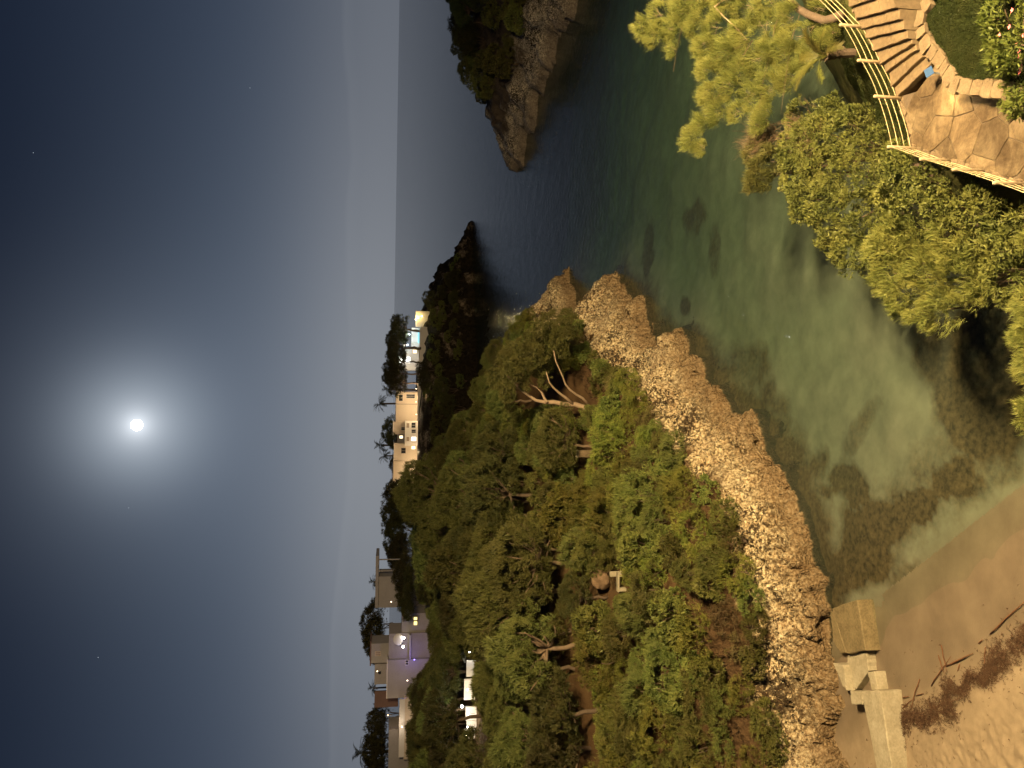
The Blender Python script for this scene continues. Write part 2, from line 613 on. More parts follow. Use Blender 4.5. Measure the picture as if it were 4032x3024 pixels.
# foliage: (leaf a, leaf b, paler clump)
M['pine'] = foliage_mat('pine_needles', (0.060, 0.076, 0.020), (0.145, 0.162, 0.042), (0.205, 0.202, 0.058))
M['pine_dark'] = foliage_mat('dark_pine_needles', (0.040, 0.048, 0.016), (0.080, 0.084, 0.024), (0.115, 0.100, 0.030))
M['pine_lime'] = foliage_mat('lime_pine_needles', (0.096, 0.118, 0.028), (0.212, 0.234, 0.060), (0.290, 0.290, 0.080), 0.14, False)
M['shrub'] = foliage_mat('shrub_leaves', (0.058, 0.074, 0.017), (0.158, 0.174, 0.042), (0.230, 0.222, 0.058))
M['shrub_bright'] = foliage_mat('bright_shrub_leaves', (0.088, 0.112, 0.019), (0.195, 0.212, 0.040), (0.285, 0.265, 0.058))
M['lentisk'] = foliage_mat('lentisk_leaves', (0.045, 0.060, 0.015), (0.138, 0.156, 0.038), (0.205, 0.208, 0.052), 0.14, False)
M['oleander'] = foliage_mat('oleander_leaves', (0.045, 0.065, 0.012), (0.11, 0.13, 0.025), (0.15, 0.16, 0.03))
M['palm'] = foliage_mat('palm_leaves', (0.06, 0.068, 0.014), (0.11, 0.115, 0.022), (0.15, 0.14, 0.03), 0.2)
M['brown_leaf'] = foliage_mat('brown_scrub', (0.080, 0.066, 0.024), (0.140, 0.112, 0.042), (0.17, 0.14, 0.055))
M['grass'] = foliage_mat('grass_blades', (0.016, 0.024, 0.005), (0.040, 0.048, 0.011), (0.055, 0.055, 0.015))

# ------------------------------------------------------------------ coast and heights
COAST_A = [(-60, 22), (-40, 31), (-28, 36.5), (-21.1, 39.5), (-17.4, 41.9), (-13.6, 42.6), (-11, 43.6), (-8.3, 45.5), (-5.2, 47.6), (-3.3, 50.9), (-1.7, 54.6),
           (-0.5, 58), (2.3, 63.8), (4.8, 66), (4.4, 70.7), (5.9, 76.2), (8.5, 77.8), (11, 84.5), (13.0, 87.6), (11.9, 92.2),
           (10.0, 99), (8.6, 103.5), (12, 107.5), (17, 113.2), (14.8, 126), (12.3, 143), (8.7, 158.7), (3, 190), (-8, 206), (-40, 212), (-70, 216),
           (-40, 231), (-3.1, 237), (19, 246), (41.7, 257.9), (52, 261), (45, 285), (20, 310), (-60, 330), (-260, 340), (-260, -20), (-60, -20)]
COAST_B = [(49, 173), (45.6, 158), (49.2, 146.3), (52.2, 135.1), (54.7, 123.7), (56.2, 113.9), (58, 104), (64, 92), (120, 80), (160, 170), (110, 205), (75, 195), (58, 182)]
COAST_C = [(90, 58), (45, 52), (28, 47), (20, 43), (14, 38.5), (9, 33.5), (5.5, 29.5), (3.0, 25.5), (1.0, 21), (-2, 14), (-8, 4), (-12, -20), (90, -20)]


def sdist(P, poly):
    """signed distance to a polygon, positive inside"""
    P = np.asarray(P, float)
    a = np.array(poly, float)
    b = np.roll(a, -1, 0)
    best = np.full(len(P), 1e9)
    ins = np.zeros(len(P), bool)
    for (x1, y1), (x2, y2) in zip(a, b):
        dx, dy = x2 - x1, y2 - y1
        t = np.clip(((P[:, 0] - x1) * dx + (P[:, 1] - y1) * dy) / (dx * dx + dy * dy), 0, 1)
        best = np.minimum(best, (P[:, 0] - x1 - t * dx) ** 2 + (P[:, 1] - y1 - t * dy) ** 2)
        c = (y1 > P[:, 1]) != (y2 > P[:, 1])
        xi = x1 + (P[:, 1] - y1) / (dy if dy else 1e-9) * dx
        ins ^= c & (P[:, 0] < xi)
    d = np.sqrt(best)
    return np.where(ins, d, -d)


def to3(P, z=0.0):
    return np.column_stack([P[:, 0], P[:, 1], np.full(len(P), z)])


def h_A(P, rough=True):
    d = sdist(P, COAST_A)
    if rough:
        d = d + 0.9 * fbm(to3(P) * 0.45, 3, 3) * np.clip(1 - np.abs(d) / 8, 0, 1)
    near = np.interp(d, [-6, -2, -0.25, 0.35, 1.5, 4.5, 7, 12, 20, 40, 80, 140], [-5, -2.6, -0.9, 0.9, 2.3, 4.6, 5.8, 7.4, 9.2, 12.0, 15.2, 17.5])
    # where the cove meets the beach the rock foot stands on sand
    far = np.interp(d, [-6, -1, 0.3, 3, 8, 20, 60], [-5, -2, 2.0, 10.0, 14.0, 17.0, 18.0])
    ex = np.hypot(P[:, 0] - 52, P[:, 1] - 261)
    far = far * np.clip(0.22 + ex / 42, 0, 1)
    w = np.clip((P[:, 1] - 216) / 12, 0, 1)
    return near * (1 - w) + far * w, d


def veg_edge(x):
    return np.interp(x, [-22, -14, -6, 0, 4, 12], [1.9, 2.0, 2.9, 3.4, 4.2, 5.0])


def h_B(P):
    d = sdist(P, COAST_B) + 1.5 * fbm(to3(P) * 0.25, 3, 9)
    ex = np.hypot(P[:, 0] - 48, P[:, 1] - 172)
    top = np.clip(2.6 + ex * 0.20, 0, 16)
    h = np.interp(d, [-8, -1, 0.5, 3, 12, 30], [-6, -2, 1.0, 2.4, 6.5, 13.0])
    return np.where(h > 0, np.minimum(h, top + 0.2 * (h - top)), h), d


def h_C(P):
    d = sdist(P, COAST_C) + 0.5 * fbm(to3(P) * 0.5, 2, 19)
    z = np.interp(d, [-6, -1, 0.3, 2, 5, 8, 11], [-4, -1.4, 0.6, 2.6, 5.2, 6.3, 6.7])
    g = sdist(P, GARDEN)
    return z - 2.2 * np.clip(g / 0.4, 0, 1) - 0.6 * np.clip((g + 0.5) / 0.5, 0, 1), d


GARDEN = [(3.2, 16), (6.2, 20.3), (8.7, 24.6), (10.6, 26.1), (12.6, 27.4), (14.6, 28.9), (17.5, 32.0), (21, 35.5), (34, 42), (60, 44), (60, 6), (3, 6)]
BE0, BEN = np.array([-12.7, 37.2]), np.array([-0.79, -0.61])


def h_beach(P):
    s = (np.asarray(P)[:, :2] - BE0) @ BEN
    up = np.where(s > 0, 0.035 * s + 0.0075 * np.clip(s, 0, 12) ** 2, 0.07 * s)
    deep = -0.07 * 14 - (-(s + 14)) * 0.035
    z = np.where(s < -14, deep, up)
    return np.maximum(z, -14 + 2 * np.tanh(z / 40)), s


def grid(x0, x1, y0, y1, st):
    xs = np.arange(x0, x1 + st * 0.5, st)
    ys = np.arange(y0, y1 + st * 0.5, st)
    X, Y = np.meshgrid(xs, ys)
    nx, ny = len(xs), len(ys)
    idx = np.arange(nx * ny).reshape(ny, nx)
    Q = np.stack([idx[:-1, :-1], idx[:-1, 1:], idx[1:, 1:], idx[1:, :-1]], -1).reshape(-1, 4)
    return np.column_stack([X.ravel(), Y.ravel()]), Q


def masked(V, Q, keep):
    Q = Q[keep[Q].any(1)]
    used = np.unique(Q)
    mp_ = np.full(len(V), -1)
    mp_[used] = np.arange(len(used))
    return V[used], mp_[Q]


def vert_normals(V, Q):
    n = np.cross(V[Q[:, 2]] - V[Q[:, 0]], V[Q[:, 3]] - V[Q[:, 1]])
    out_ = np.zeros_like(V)
    for k in range(4):
        np.add.at(out_, Q[:, k], n)
    return out_ / (np.linalg.norm(out_, axis=1, keepdims=True) + 1e-9)


def rock_displace(V, Q, amp=1.0, sc=1.0, seed=5):
    n = vert_normals(V, Q)
    d = 0.55 * fbm(V * 0.55 * sc, 2, seed) + 0.42 * (0.55 - worley(V * np.array([1.1, 1.1, 0.8]) * sc, seed + 7))
    V = V + n * (d * amp)[:, None]
    n = vert_normals(V, Q)
    d = 0.24 * (0.5 - worley(V * 2.0 * sc, seed + 3)) + 0.18 * fbm(V * 3.0 * sc, 3, seed + 11, 0.6)
    V = V + n * (d * amp)[:, None]
    n = vert_normals(V, Q)
    d = -0.34 * np.clip(0.34 - worley(V * 2.9 * sc + 3.3, seed + 23), 0, 1) / 0.34 - 0.10 * np.clip(vnoise(V * 5.5 * sc, seed + 29), 0, 1)
    return V + n * (d * amp)[:, None]


# seabed: one sheet, sloping from the beach, dropping away from the rocks
SEAGRASS = []
Pn, Qn = grid(-40, 80, 10, 130, 0.36)
hb, sb = h_beach(Pn)
dA = -sdist(Pn, COAST_A)
dB = -sdist(Pn, COAST_B)
dC = -sdist(Pn, COAST_C)
zb = hb + 0.25 * fbm(to3(Pn) * 0.25, 3, 31)
zb = np.maximum(zb, -0.6 - 0.25 * np.clip(dA, 0, 60))
zb = np.where(sb > -6, zb * np.clip(-(sb) / 6, 0, 1) + hb * (1 - np.clip(-(sb) / 6, 0, 1)), zb)
zb = np.where(sb > -1.2, hb - 0.02 - 0.25 * np.clip(sb + 1.2, 0, 2), zb)
zb = np.minimum(zb, -0.15 * np.clip(1 - dC / 20, 0, 1) - 0.7 * np.clip(dC / 4, 0, 1) * np.clip(1 - (dC - 4) / 16, 0, 1))
Vs = np.column_stack([Pn, zb])
sb_mt, t = newmat('seabed_sand_weed_shadow')
v = pos(t)
sand = ramp(t, noise(t, v, 0.6, 4, 0.6), [(0.3, (0.125, 0.125, 0.092)), (0.7, (0.195, 0.190, 0.140))])
sand = mixc(t, N(t, 'ShaderNodeAttribute', attribute_name='shore').outputs['Fac'], sand, ramp(t, noise(t, v, 0.5, 4, 0.6), [(0.3, (0.125, 0.098, 0.068)), (0.7, (0.185, 0.148, 0.103))]))
at = N(t, 'ShaderNodeAttribute', attribute_name='weed_and_shadow')
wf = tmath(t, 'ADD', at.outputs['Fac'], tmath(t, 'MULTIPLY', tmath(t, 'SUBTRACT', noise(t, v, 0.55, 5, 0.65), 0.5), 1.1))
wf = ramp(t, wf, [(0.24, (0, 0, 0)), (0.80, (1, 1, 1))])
weed_and_shadow = ramp(t, noise(t, v, 3.0, 4, 0.6), [(0.3, (0.022, 0.017, 0.009)), (0.7, (0.095, 0.068, 0.034))])
finish(sb_mt, t, mixc(t, wf, sand, weed_and_shadow), 0.95, noise(t, v, 3, 4), 0.3, 0.1, 0.1)
M['seabed'] = sb_mt
# weed grows in a skirt round the rocks and in patches off the beach, cove shadows painted in with it (outlines in plan, metres)
w = np.clip(1.15 - dA / (3.2 + 1.6 * fbm(to3(Pn) * 0.12, 2, 41)), 0, 1)
w = np.maximum(w, np.clip(1.2 - dC / 4.0, 0, 1))  # the skirt off the bank also paints in shadow of bushes and trees


def blob(cx, cy, rx, ry, a=0.0, s=1.0):
    global w
    dx, dy = Pn[:, 0] - cx, Pn[:, 1] - cy
    u_ = (dx * math.cos(a) + dy * math.sin(a)) / rx
    v_ = (-dx * math.sin(a) + dy * math.cos(a)) / ry
    w = np.maximum(w, s * np.clip(1.35 - np.hypot(u_, v_) * 0.85, 0, 1))


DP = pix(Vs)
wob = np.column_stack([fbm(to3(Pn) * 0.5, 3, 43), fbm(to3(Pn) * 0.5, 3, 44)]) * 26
for (px, py, rx, ry, a, s) in [(1695, 965, 30, 30, 0, .8), (1830, 1045, 45, 40, .6, 1), (1895, 1130, 75, 60, .3, 1), (1870, 1190, 60, 70, 0, 1), (1835, 1240, 50, 50, 0, 1), (1975, 1090, 60, 32, -.7, 1), (2050, 1030, 62, 34, -.7, 1),  # the patch by the slipway block includes painted cliff shadow
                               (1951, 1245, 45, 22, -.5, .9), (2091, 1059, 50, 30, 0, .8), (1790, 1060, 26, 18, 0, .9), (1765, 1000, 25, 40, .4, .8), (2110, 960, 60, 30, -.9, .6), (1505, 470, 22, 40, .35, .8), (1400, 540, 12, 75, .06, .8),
                               (1545, 540, 14, 60, 0, .6), (1480, 660, 10, 22, 0, .9), (1860, 930, 25, 70, .5, .6), (1620, 800, 50, 60, .5, .7), (1660, 880, 50, 60, .5, .7), (2130, 830, 110, 190, 0, 1), (2040, 760, 70, 90, 0, .9), (2160, 1000, 60, 60, 0, .7)]:  # the two broadest patches are painted shadow of the near trees
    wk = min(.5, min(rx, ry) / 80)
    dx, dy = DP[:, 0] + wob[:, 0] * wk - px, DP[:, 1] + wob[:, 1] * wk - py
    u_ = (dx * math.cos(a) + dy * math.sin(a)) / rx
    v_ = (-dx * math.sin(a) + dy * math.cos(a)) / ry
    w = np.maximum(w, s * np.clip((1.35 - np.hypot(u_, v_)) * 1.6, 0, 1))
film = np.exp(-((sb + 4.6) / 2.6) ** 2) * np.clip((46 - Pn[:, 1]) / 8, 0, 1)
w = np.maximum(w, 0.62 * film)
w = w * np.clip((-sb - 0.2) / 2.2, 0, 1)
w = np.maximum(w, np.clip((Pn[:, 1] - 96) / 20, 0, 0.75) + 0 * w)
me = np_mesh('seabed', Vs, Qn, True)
me.attributes.new('weed_and_shadow', 'FLOAT', 'POINT').data.foreach_set('value', w.astype(np.float32))
me.attributes.new('shore', 'FLOAT', 'POINT').data.foreach_set('value', np.clip(1 + (sb + 0.3) / 2.6, 0, 1).astype(np.float32))
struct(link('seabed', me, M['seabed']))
Pf, Qf = grid(-6000, 6000, -400, 11600, 400)
struct(link('deep_seabed', np_mesh('deep_seabed', to3(Pf, -16.0), Qf), M['seabed']))

# the sea: a closed body of clear green water with a rippled surface
sea_mt, t = newmat('sea_water')
v = pos(t)
mpn = N(t, 'ShaderNodeMapping')
mpn.inputs['Scale'].default_value = (1.0, 0.55, 1.0)
mpn.inputs['Rotation'].default_value = (0, 0, R(-14))
t.links.new(v, mpn.inputs[0])
hh = tmath(t, 'ADD', tmath(t, 'MULTIPLY', noise(t, mpn.outputs[0], 0.32, 4, 0.6), 1.0), tmath(t, 'MULTIPLY', noise(t, mpn.outputs[0], 2.2, 3, 0.6), 0.22))
bmp = N(t, 'ShaderNodeBump')
bmp.inputs['Strength'].default_value = 0.22
bmp.inputs['Distance'].default_value = 0.5
t.links.new(hh, bmp.inputs['Height'])
fr = N(t, 'ShaderNodeFresnel')
fr.inputs['IOR'].default_value = 1.33
t.links.new(bmp.outputs[0], fr.inputs['Normal'])
gl = N(t, 'ShaderNodeBsdfGlossy')
gl.inputs['Roughness'].default_value = 0.10
t.links.new(bmp.outputs[0], gl.inputs['Normal'])
tp = N(t, 'ShaderNodeBsdfTransparent')
tp.inputs['Color'].default_value = (0.93, 0.97, 0.95, 1)
df = N(t, 'ShaderNodeBsdfDiffuse')
df.inputs['Color'].default_value = (0.115, 0.150, 0.118, 1)
mx0 = N(t, 'ShaderNodeMixShader')
# the clear shallows by the beach carry less silt than the deeper cove
sh = N(t, 'ShaderNodeVectorMath', operation='DOT_PRODUCT')
t.links.new(v, sh.inputs[0])
sh.inputs[1].default_value = (BEN[0], BEN[1], 0)
silt = tmath(t, 'MULTIPLY', tmath(t, 'SUBTRACT', float(BE0 @ BEN) - 0.2, sh.outputs['Value']), 0.17 / 9.0, clamp=True)
t.links.new(tmath(t, 'MINIMUM', silt, 0.17), mx0.inputs[0])
t.links.new(tp.outputs[0], mx0.inputs[1])
t.links.new(df.outputs[0], mx0.inputs[2])
mx1 = N(t, 'ShaderNodeMixShader')
bk = N(t, 'ShaderNodeNewGeometry')
t.links.new(tmath(t, 'MULTIPLY', fr.outputs[0], tmath(t, 'SUBTRACT', 1.0, bk.outputs['Backfacing'])), mx1.inputs[0])
t.links.new(mx0.outputs[0], mx1.inputs[1])
gl2 = N(t, 'ShaderNodeBsdfGlossy')
gl2.inputs['Roughness'].default_value = 0.05
bm2 = N(t, 'ShaderNodeBump')
bm2.inputs['Strength'].default_value = 0.8
bm2.inputs['Distance'].default_value = 0.25
t.links.new(noise(t, mpn.outputs[0], 1.3, 2, 0.5), bm2.inputs['Height'])
t.links.new(bm2.outputs[0], gl2.inputs['Normal'])
mxg = N(t, 'ShaderNodeMixShader')
mxg.inputs[0].default_value = 0.35
t.links.new(gl.outputs[0], mxg.inputs[1])
t.links.new(gl2.outputs[0], mxg.inputs[2])
t.links.new(mxg.outputs[0], mx1.inputs[2])
va = N(t, 'ShaderNodeVolumeAbsorption')
va.inputs['Color'].default_value = (0.43, 0.73, 0.58, 1)
va.inputs['Density'].default_value = 0.20
o_ = N(t, 'ShaderNodeOutputMaterial')
t.links.new(mx1.outputs[0], o_.inputs['Surface'])
t.links.new(va.outputs[0], o_.inputs['Volume'])
struct(MB().box(-9000, 9000, -500, 17000, -60, 0).build('sea', sea_mt))

# headland on the near side of the cove: fine rock along the coast, coarser ground inland
P_, Q_ = grid(-34, 20, 33, 122, 0.12)
d0 = sdist(P_, COAST_A)
band = (d0 > -2.2) & (d0 < 7.0)
V_, Q_ = masked(to3(P_), Q_, band)
zz, dd = h_A(V_[:, :2])
bz, bs = h_beach(V_[:, :2])
V_[:, 2] = zz
V_ = rock_displace(V_, Q_)
me = np_mesh('rock_cliff', V_, Q_, False)
soil_f = np.clip((dd - veg_edge(V_[:, 0]) - 0.5 + 0.9 * fbm(V_ * 0.8, 3, 55)) / 0.7, 0, 1)
me.attributes.new('soil', 'FLOAT', 'POINT').data.foreach_set('value', soil_f.astype(np.float32))
struct(link('rock_cliff', me, M['rock']))
P_, Q_ = grid(-140, 30, 30, 216, 1.3)
d0 = sdist(P_, COAST_A)
V_, Q_ = masked(to3(P_), Q_, d0 > 5.5)
zz, dd = h_A(V_[:, :2], False)
V_[:, 2] = zz + 0.35 * fbm(V_ * 0.2, 3, 51) - 0.35
# the far part of the near headland's shore
struct(link('headland_ground', np_mesh('headland_ground', V_, Q_, True), M['soil']))
P_, Q_ = grid(-20, 26, 116, 216, 0.7)
d0 = sdist(P_, COAST_A)
V_, Q_ = masked(to3(P_), Q_, (d0 > -3) & (d0 < 8))
V_[:, 2] = h_A(V_[:, :2])[0]
V_ = rock_displace(V_, Q_, 1.3, 0.5, 21)
struct(link('headland_shore', np_mesh('headland_shore', V_, Q_, False), M['rock']))
# distant headland carrying the villas
P_, Q_ = grid(-150, 60, 206, 300, 1.0)
d0 = sdist(P_, COAST_A)
V_, Q_ = masked(to3(P_), Q_, d0 > -3)
V_[:, 2] = h_A(V_[:, :2])[0]
dq = np.clip(1 - (sdist(V_[:, :2], COAST_A) - 10) / 8, 0.05, 1)
V2 = rock_displace(V_, Q_, 3.6, 0.25, 61)
V_ = V_ + (V2 - V_) * dq[:, None]
struct(link('distant_headland', np_mesh('distant_headland', V_, Q_, False), M['far_rock']))
# rock spit across the bay
P_, Q_ = grid(38, 130, 78, 206, 0.6)
d0 = sdist(P_, COAST_B)
V_, Q_ = masked(to3(P_), Q_, (d0 > -3.5) & (d0 < 34))
V_[:, 2] = h_B(V_[:, :2])[0]
dsp = h_B(V_[:, :2])[1]
V_ = rock_displace(V_, Q_, 2.2, 0.42, 81)
me = np_mesh('rock_spit', V_, Q_, False)
me.attributes.new('soil', 'FLOAT', 'POINT').data.foreach_set('value', np.clip((dsp - 7 + 4 * fbm(V_ * .3, 3, 57)) / 2, 0, .95).astype(np.float32))
struct(link('rock_spit', me, M['grey_rock']))
# near bank under the garden path
P_, Q_ = grid(-10, 60, 8, 52, 0.35)
d0 = sdist(P_, COAST_C)
V_, Q_ = masked(to3(P_), Q_, d0 > -2.5)
V_[:, 2] = h_C(V_[:, :2])[0] + 0.22 * fbm(V_ * 0.5, 4, 71)
struct(link('garden_bank', np_mesh('garden_bank', V_, Q_, True), M['slope']))


def ground_z(x, y):
    return float(h_A(np.array([[x, y]]), False)[0][0])


def hit_ground(x, y):
    d = ray(x, y)
    P3 = _C + d * (np.arange(300, 2400) * 0.1 / d[1])[:, None]
    k = np.argmax(P3[:, 2] <= h_A(P3[:, :2], False)[0])
    return P3[k]


# beach
sand_mt, t = newmat('beach_sand')
v = pos(t)
c = ramp(t, noise(t, v, 1.5, 5, 0.6), [(0.3, (0.205, 0.158, 0.102)), (0.7, (0.285, 0.225, 0.148))])
at = N(t, 'ShaderNodeAttribute', attribute_name='wet')
wetc = ramp(t, noise(t, v, 0.5, 4, 0.6), [(0.3, (0.125, 0.098, 0.068)), (0.7, (0.185, 0.148, 0.103))])
c = mixc(t, at.outputs['Fac'], c, wetc)
p = N(t, 'ShaderNodeBsdfPrincipled')
t.links.new(c, p.inputs['Base Color'])
t.links.new(tmath(t, 'SUBTRACT', 0.95, tmath(t, 'MULTIPLY', at.outputs['Fac'], 0.6)), p.inputs['Roughness'])
p.inputs['Specular IOR Level'].default_value = 0.25
b = N(t, 'ShaderNodeBump')
b.inputs['Strength'].default_value = 0.35
b.inputs['Distance'].default_value = 0.03
t.links.new(noise(t, v, 14, 4, 0.6), b.inputs['Height'])
t.links.new(b.outputs[0], p.inputs['Normal'])
o_ = N(t, 'ShaderNodeOutputMaterial')
t.links.new(p.outputs[0], o_.inputs['Surface'])
P_, Q_ = grid(-34, -0.5, 18, 44.5, 0.1)
bz, bs = h_beach(P_)
V_ = np.column_stack([P_, bz])
V_, Q_ = masked(V_, Q_, (bs > -1.6) & (bs < 22))
bz, bs = h_beach(V_[:, :2])
dry = np.clip((bs - 5.2) / 1.2, 0, 1)
V_[:, 2] += dry * (0.03 * fbm(V_ * np.array([1.6, 1.6, 0]), 2, 91) + 0.13 * (worley(to3(V_[:, :2]) * 4.2, 95) - 0.5)) + 0.02 * fbm(V_ * np.array([.5, .5, 0]), 2, 97)
wet = np.clip((4.6 - bs) / 2.0, 0, 1)
me = np_mesh('beach', V_, Q_, True)
me.attributes.new('wet', 'FLOAT', 'POINT').data.foreach_set('value', wet.astype(np.float32))
struct(link('beach', me, sand_mt))


def beach_z(x, y):
    return float(h_beach(np.array([[x, y]]))[0][0])


# ------------------------------------------------------------------ moon
mo = MB().ball((0, 0, 0), 9000 * math.tan(R(0.37)), 32, 20).build('moon', emis('moon_glow', (1.0, 0.99, 0.96), 60.0), None, True, tuple(MOON_DIR * 9000 + Vector((0, 0, CAM_H))))
STAR = emis('star_light', (0.8, 0.9, 1.0), 1.4)
for sx, sy in [(72, 330), (540, 190), (278, 1097), (212, 1420)]:
    d_ = ray(sx, sy)
    so = MB().ball((0, 0, 0), 3.0, 6, 4).build('star', STAR, None, True, tuple(_C + d_ / np.linalg.norm(d_) * 12000))
    tag(so, 'faint single star in the dark sky', 'star', 'stars')
tag(mo, 'bright full moon with a hazy glow in the night sky', 'moon')

# ------------------------------------------------------------------ foliage builders
rng = np.random.default_rng(11)


def unit(a):
    return a / (np.linalg.norm(a, axis=1, keepdims=True) + 1e-9)


def tufts(C, D, n, L, wd, spread, rg, droop=0.0, leaf=False):
    """n blades per tuft at points C growing along D"""
    k = len(C)
    C = np.repeat(C, n, 0)
    D = np.repeat(D, n, 0)
    d = unit(D + rg.normal(0, spread, D.shape))
    d[:, 2] -= droop
    d = unit(d)
    side = unit(np.cross(d, rg.normal(0, 1, d.shape)))
    ln = L * rg.uniform(0.6, 1.25, (len(C), 1))
    ww = wd * rg.uniform(0.7, 1.3, (len(C), 1))
    b0 = C + rg.normal(0, L * 0.18, C.shape)
    tip = b0 + d * ln
    if leaf:
        mid = b0 + d * ln * 0.5
        V = np.stack([b0, mid + side * ww, tip, mid - side * ww], 1).reshape(-1, 3)
        return V, np.arange(len(V)).reshape(-1, 4)
    V = np.stack([b0 - side * ww * 0.5, b0 + side * ww * 0.5, tip], 1).reshape(-1, 3)
    return V, np.arange(len(V)).reshape(-1, 3)


def lobes_mesh(name, lobes, dens, n, L, wd, spread, rg, up=0.5, leaf=False, droop=0.0, flat=0.25, subs=True):
    """leaf tufts over a set of (x,y,z,rx,ry,rz) lobes; each lobe is itself lumpy"""
    Cs, Ds = [], []
    lobes = np.array(lobes, float)
    for lb in lobes:
        c, r = lb[:3], lb[3:]
        area = 4 * math.pi * ((r[0] * r[1]) ** 1.6 / 3 + (r[0] * r[2]) ** 1.6 / 3 + (r[1] * r[2]) ** 1.6 / 3) ** (1 / 1.6)
        k = max(12, int(area * dens))
        u = unit(rg.normal(0, 1, (k, 3)))
        u = u[(u[:, 2] > -0.55) | (rg.random(k) < flat)]
        rad = 1 - np.abs(rg.normal(0, 0.13, len(u)))
        lump = 1 + 0.20 * vnoise(u * 2.4 + c * 3.1, 5) + 0.12 * vnoise(u * 5.5 + c, 6)
        q = c + u * r * (rad * lump)[:, None]
        ins = np.zeros(len(q), bool)                     # drop tufts buried deep in other lobes
        for l2 in lobes:
            if l2 is not lb and (l2 != lb).any():
                ins |= (((q - l2[:3]) / l2[3:]) ** 2).sum(1) < 0.55
        gap = vnoise(q * (1.6 / max(0.4, r.mean() ** 0.5)), 8) > -0.27
        kq = (~ins) & gap
        Cs.append(q[kq])
        Ds.append(unit(u[kq] / r * r.mean() * 0.8 + np.array([0, 0, up]) + rg.normal(0, 0.25, (kq.sum(), 3))))
    V, Fq = tufts(np.concatenate(Cs), np.concatenate(Ds), n, L, wd, spread, rg, droop, leaf)
    return np_mesh(name, V, Fq)


def limb(a, b, sag=0.0, n=5, jit=0.06, rg=random):
    a, b = Vector(a), Vector(b)
    L = (b - a).length
    pts = []
    for i in range(n):
        t_ = i / (n - 1)
        q = a.lerp(b, t_)
        q.z -= sag * L * 4 * t_ * (1 - t_) * 0.25
        if 0 < i < n - 1:
            q += Vector((rg.uniform(-1, 1), rg.uniform(-1, 1), rg.uniform(-1, 1))) * L * jit
        pts.append(q)
    return pts


def pine_proto(seed, height=7.5, spread=3.2, lean=(0, 0), nl=13, flatness=0.55, mat='pine', bark='mid_bark', L=0.34, dens=26):
    rg = np.random.default_rng(seed)
    rr = random.Random(seed)
    lobes = []
    for i in range(nl):
        a = 2.399 * i + rr.uniform(-.4, .4)
        rad = spread * math.sqrt((i + 0.5) / nl) * rr.uniform(0.75, 1.0)
        z = height * (0.80 - 0.26 * (rad / spread) ** 2) + rr.uniform(-0.5, 0.4)
        r = rr.uniform(0.85, 1.45) * spread / 3.2
        lobes.append((lean[0] + rad * math.cos(a), lean[1] + rad * math.sin(a), z, r * rr.uniform(.9, 1.35), r * rr.uniform(.9, 1.35), r * (flatness + rr.uniform(.1, .4))))
    for i in range(nl // 2):
        a = rr.uniform(0, 6.28)
        rad = spread * rr.uniform(0.35, 0.8)
        r = rr.uniform(0.6, 0.95) * spread / 3.2
        lobes.append((lean[0] * .8 + rad * math.cos(a), lean[1] * .8 + rad * math.sin(a), height * rr.uniform(0.36, 0.52), r, r, r * .7))
    for i in range(nl):
        l = lobes[rr.randrange(nl)]
        a, e_ = rr.uniform(0, 6.28), rr.uniform(-.2, 1.0)
        s_ = rr.uniform(.22, .42)
        lobes.append((l[0] + l[3] * math.cos(a) * math.cos(e_), l[1] + l[4] * math.sin(a) * math.cos(e_), l[2] + l[5] * math.sin(e_), s_, s_, s_ * .9))
    crown = lobes_mesh('crown', lobes, dens, 7, L, L * 0.14, 0.42, rg, 0.7)
    b = MB()
    fork = Vector((lean[0] * 0.4, lean[1] * 0.4, height * 0.42))
    b.tube(limb((0, 0, -0.6), fork, 0, 6, 0.04, rr), [0.24, .21, .19, .17, .16, .15], 7)
    for l in lobes[::2]:
        b.tube(limb(fork, (l[0], l[1], l[2] - 0.2), 0.25, 5, 0.07, rr), [0.11, .09, .07, .05, .03], 5)
    return (crown, mat), (b.mesh('trunk', True), bark)


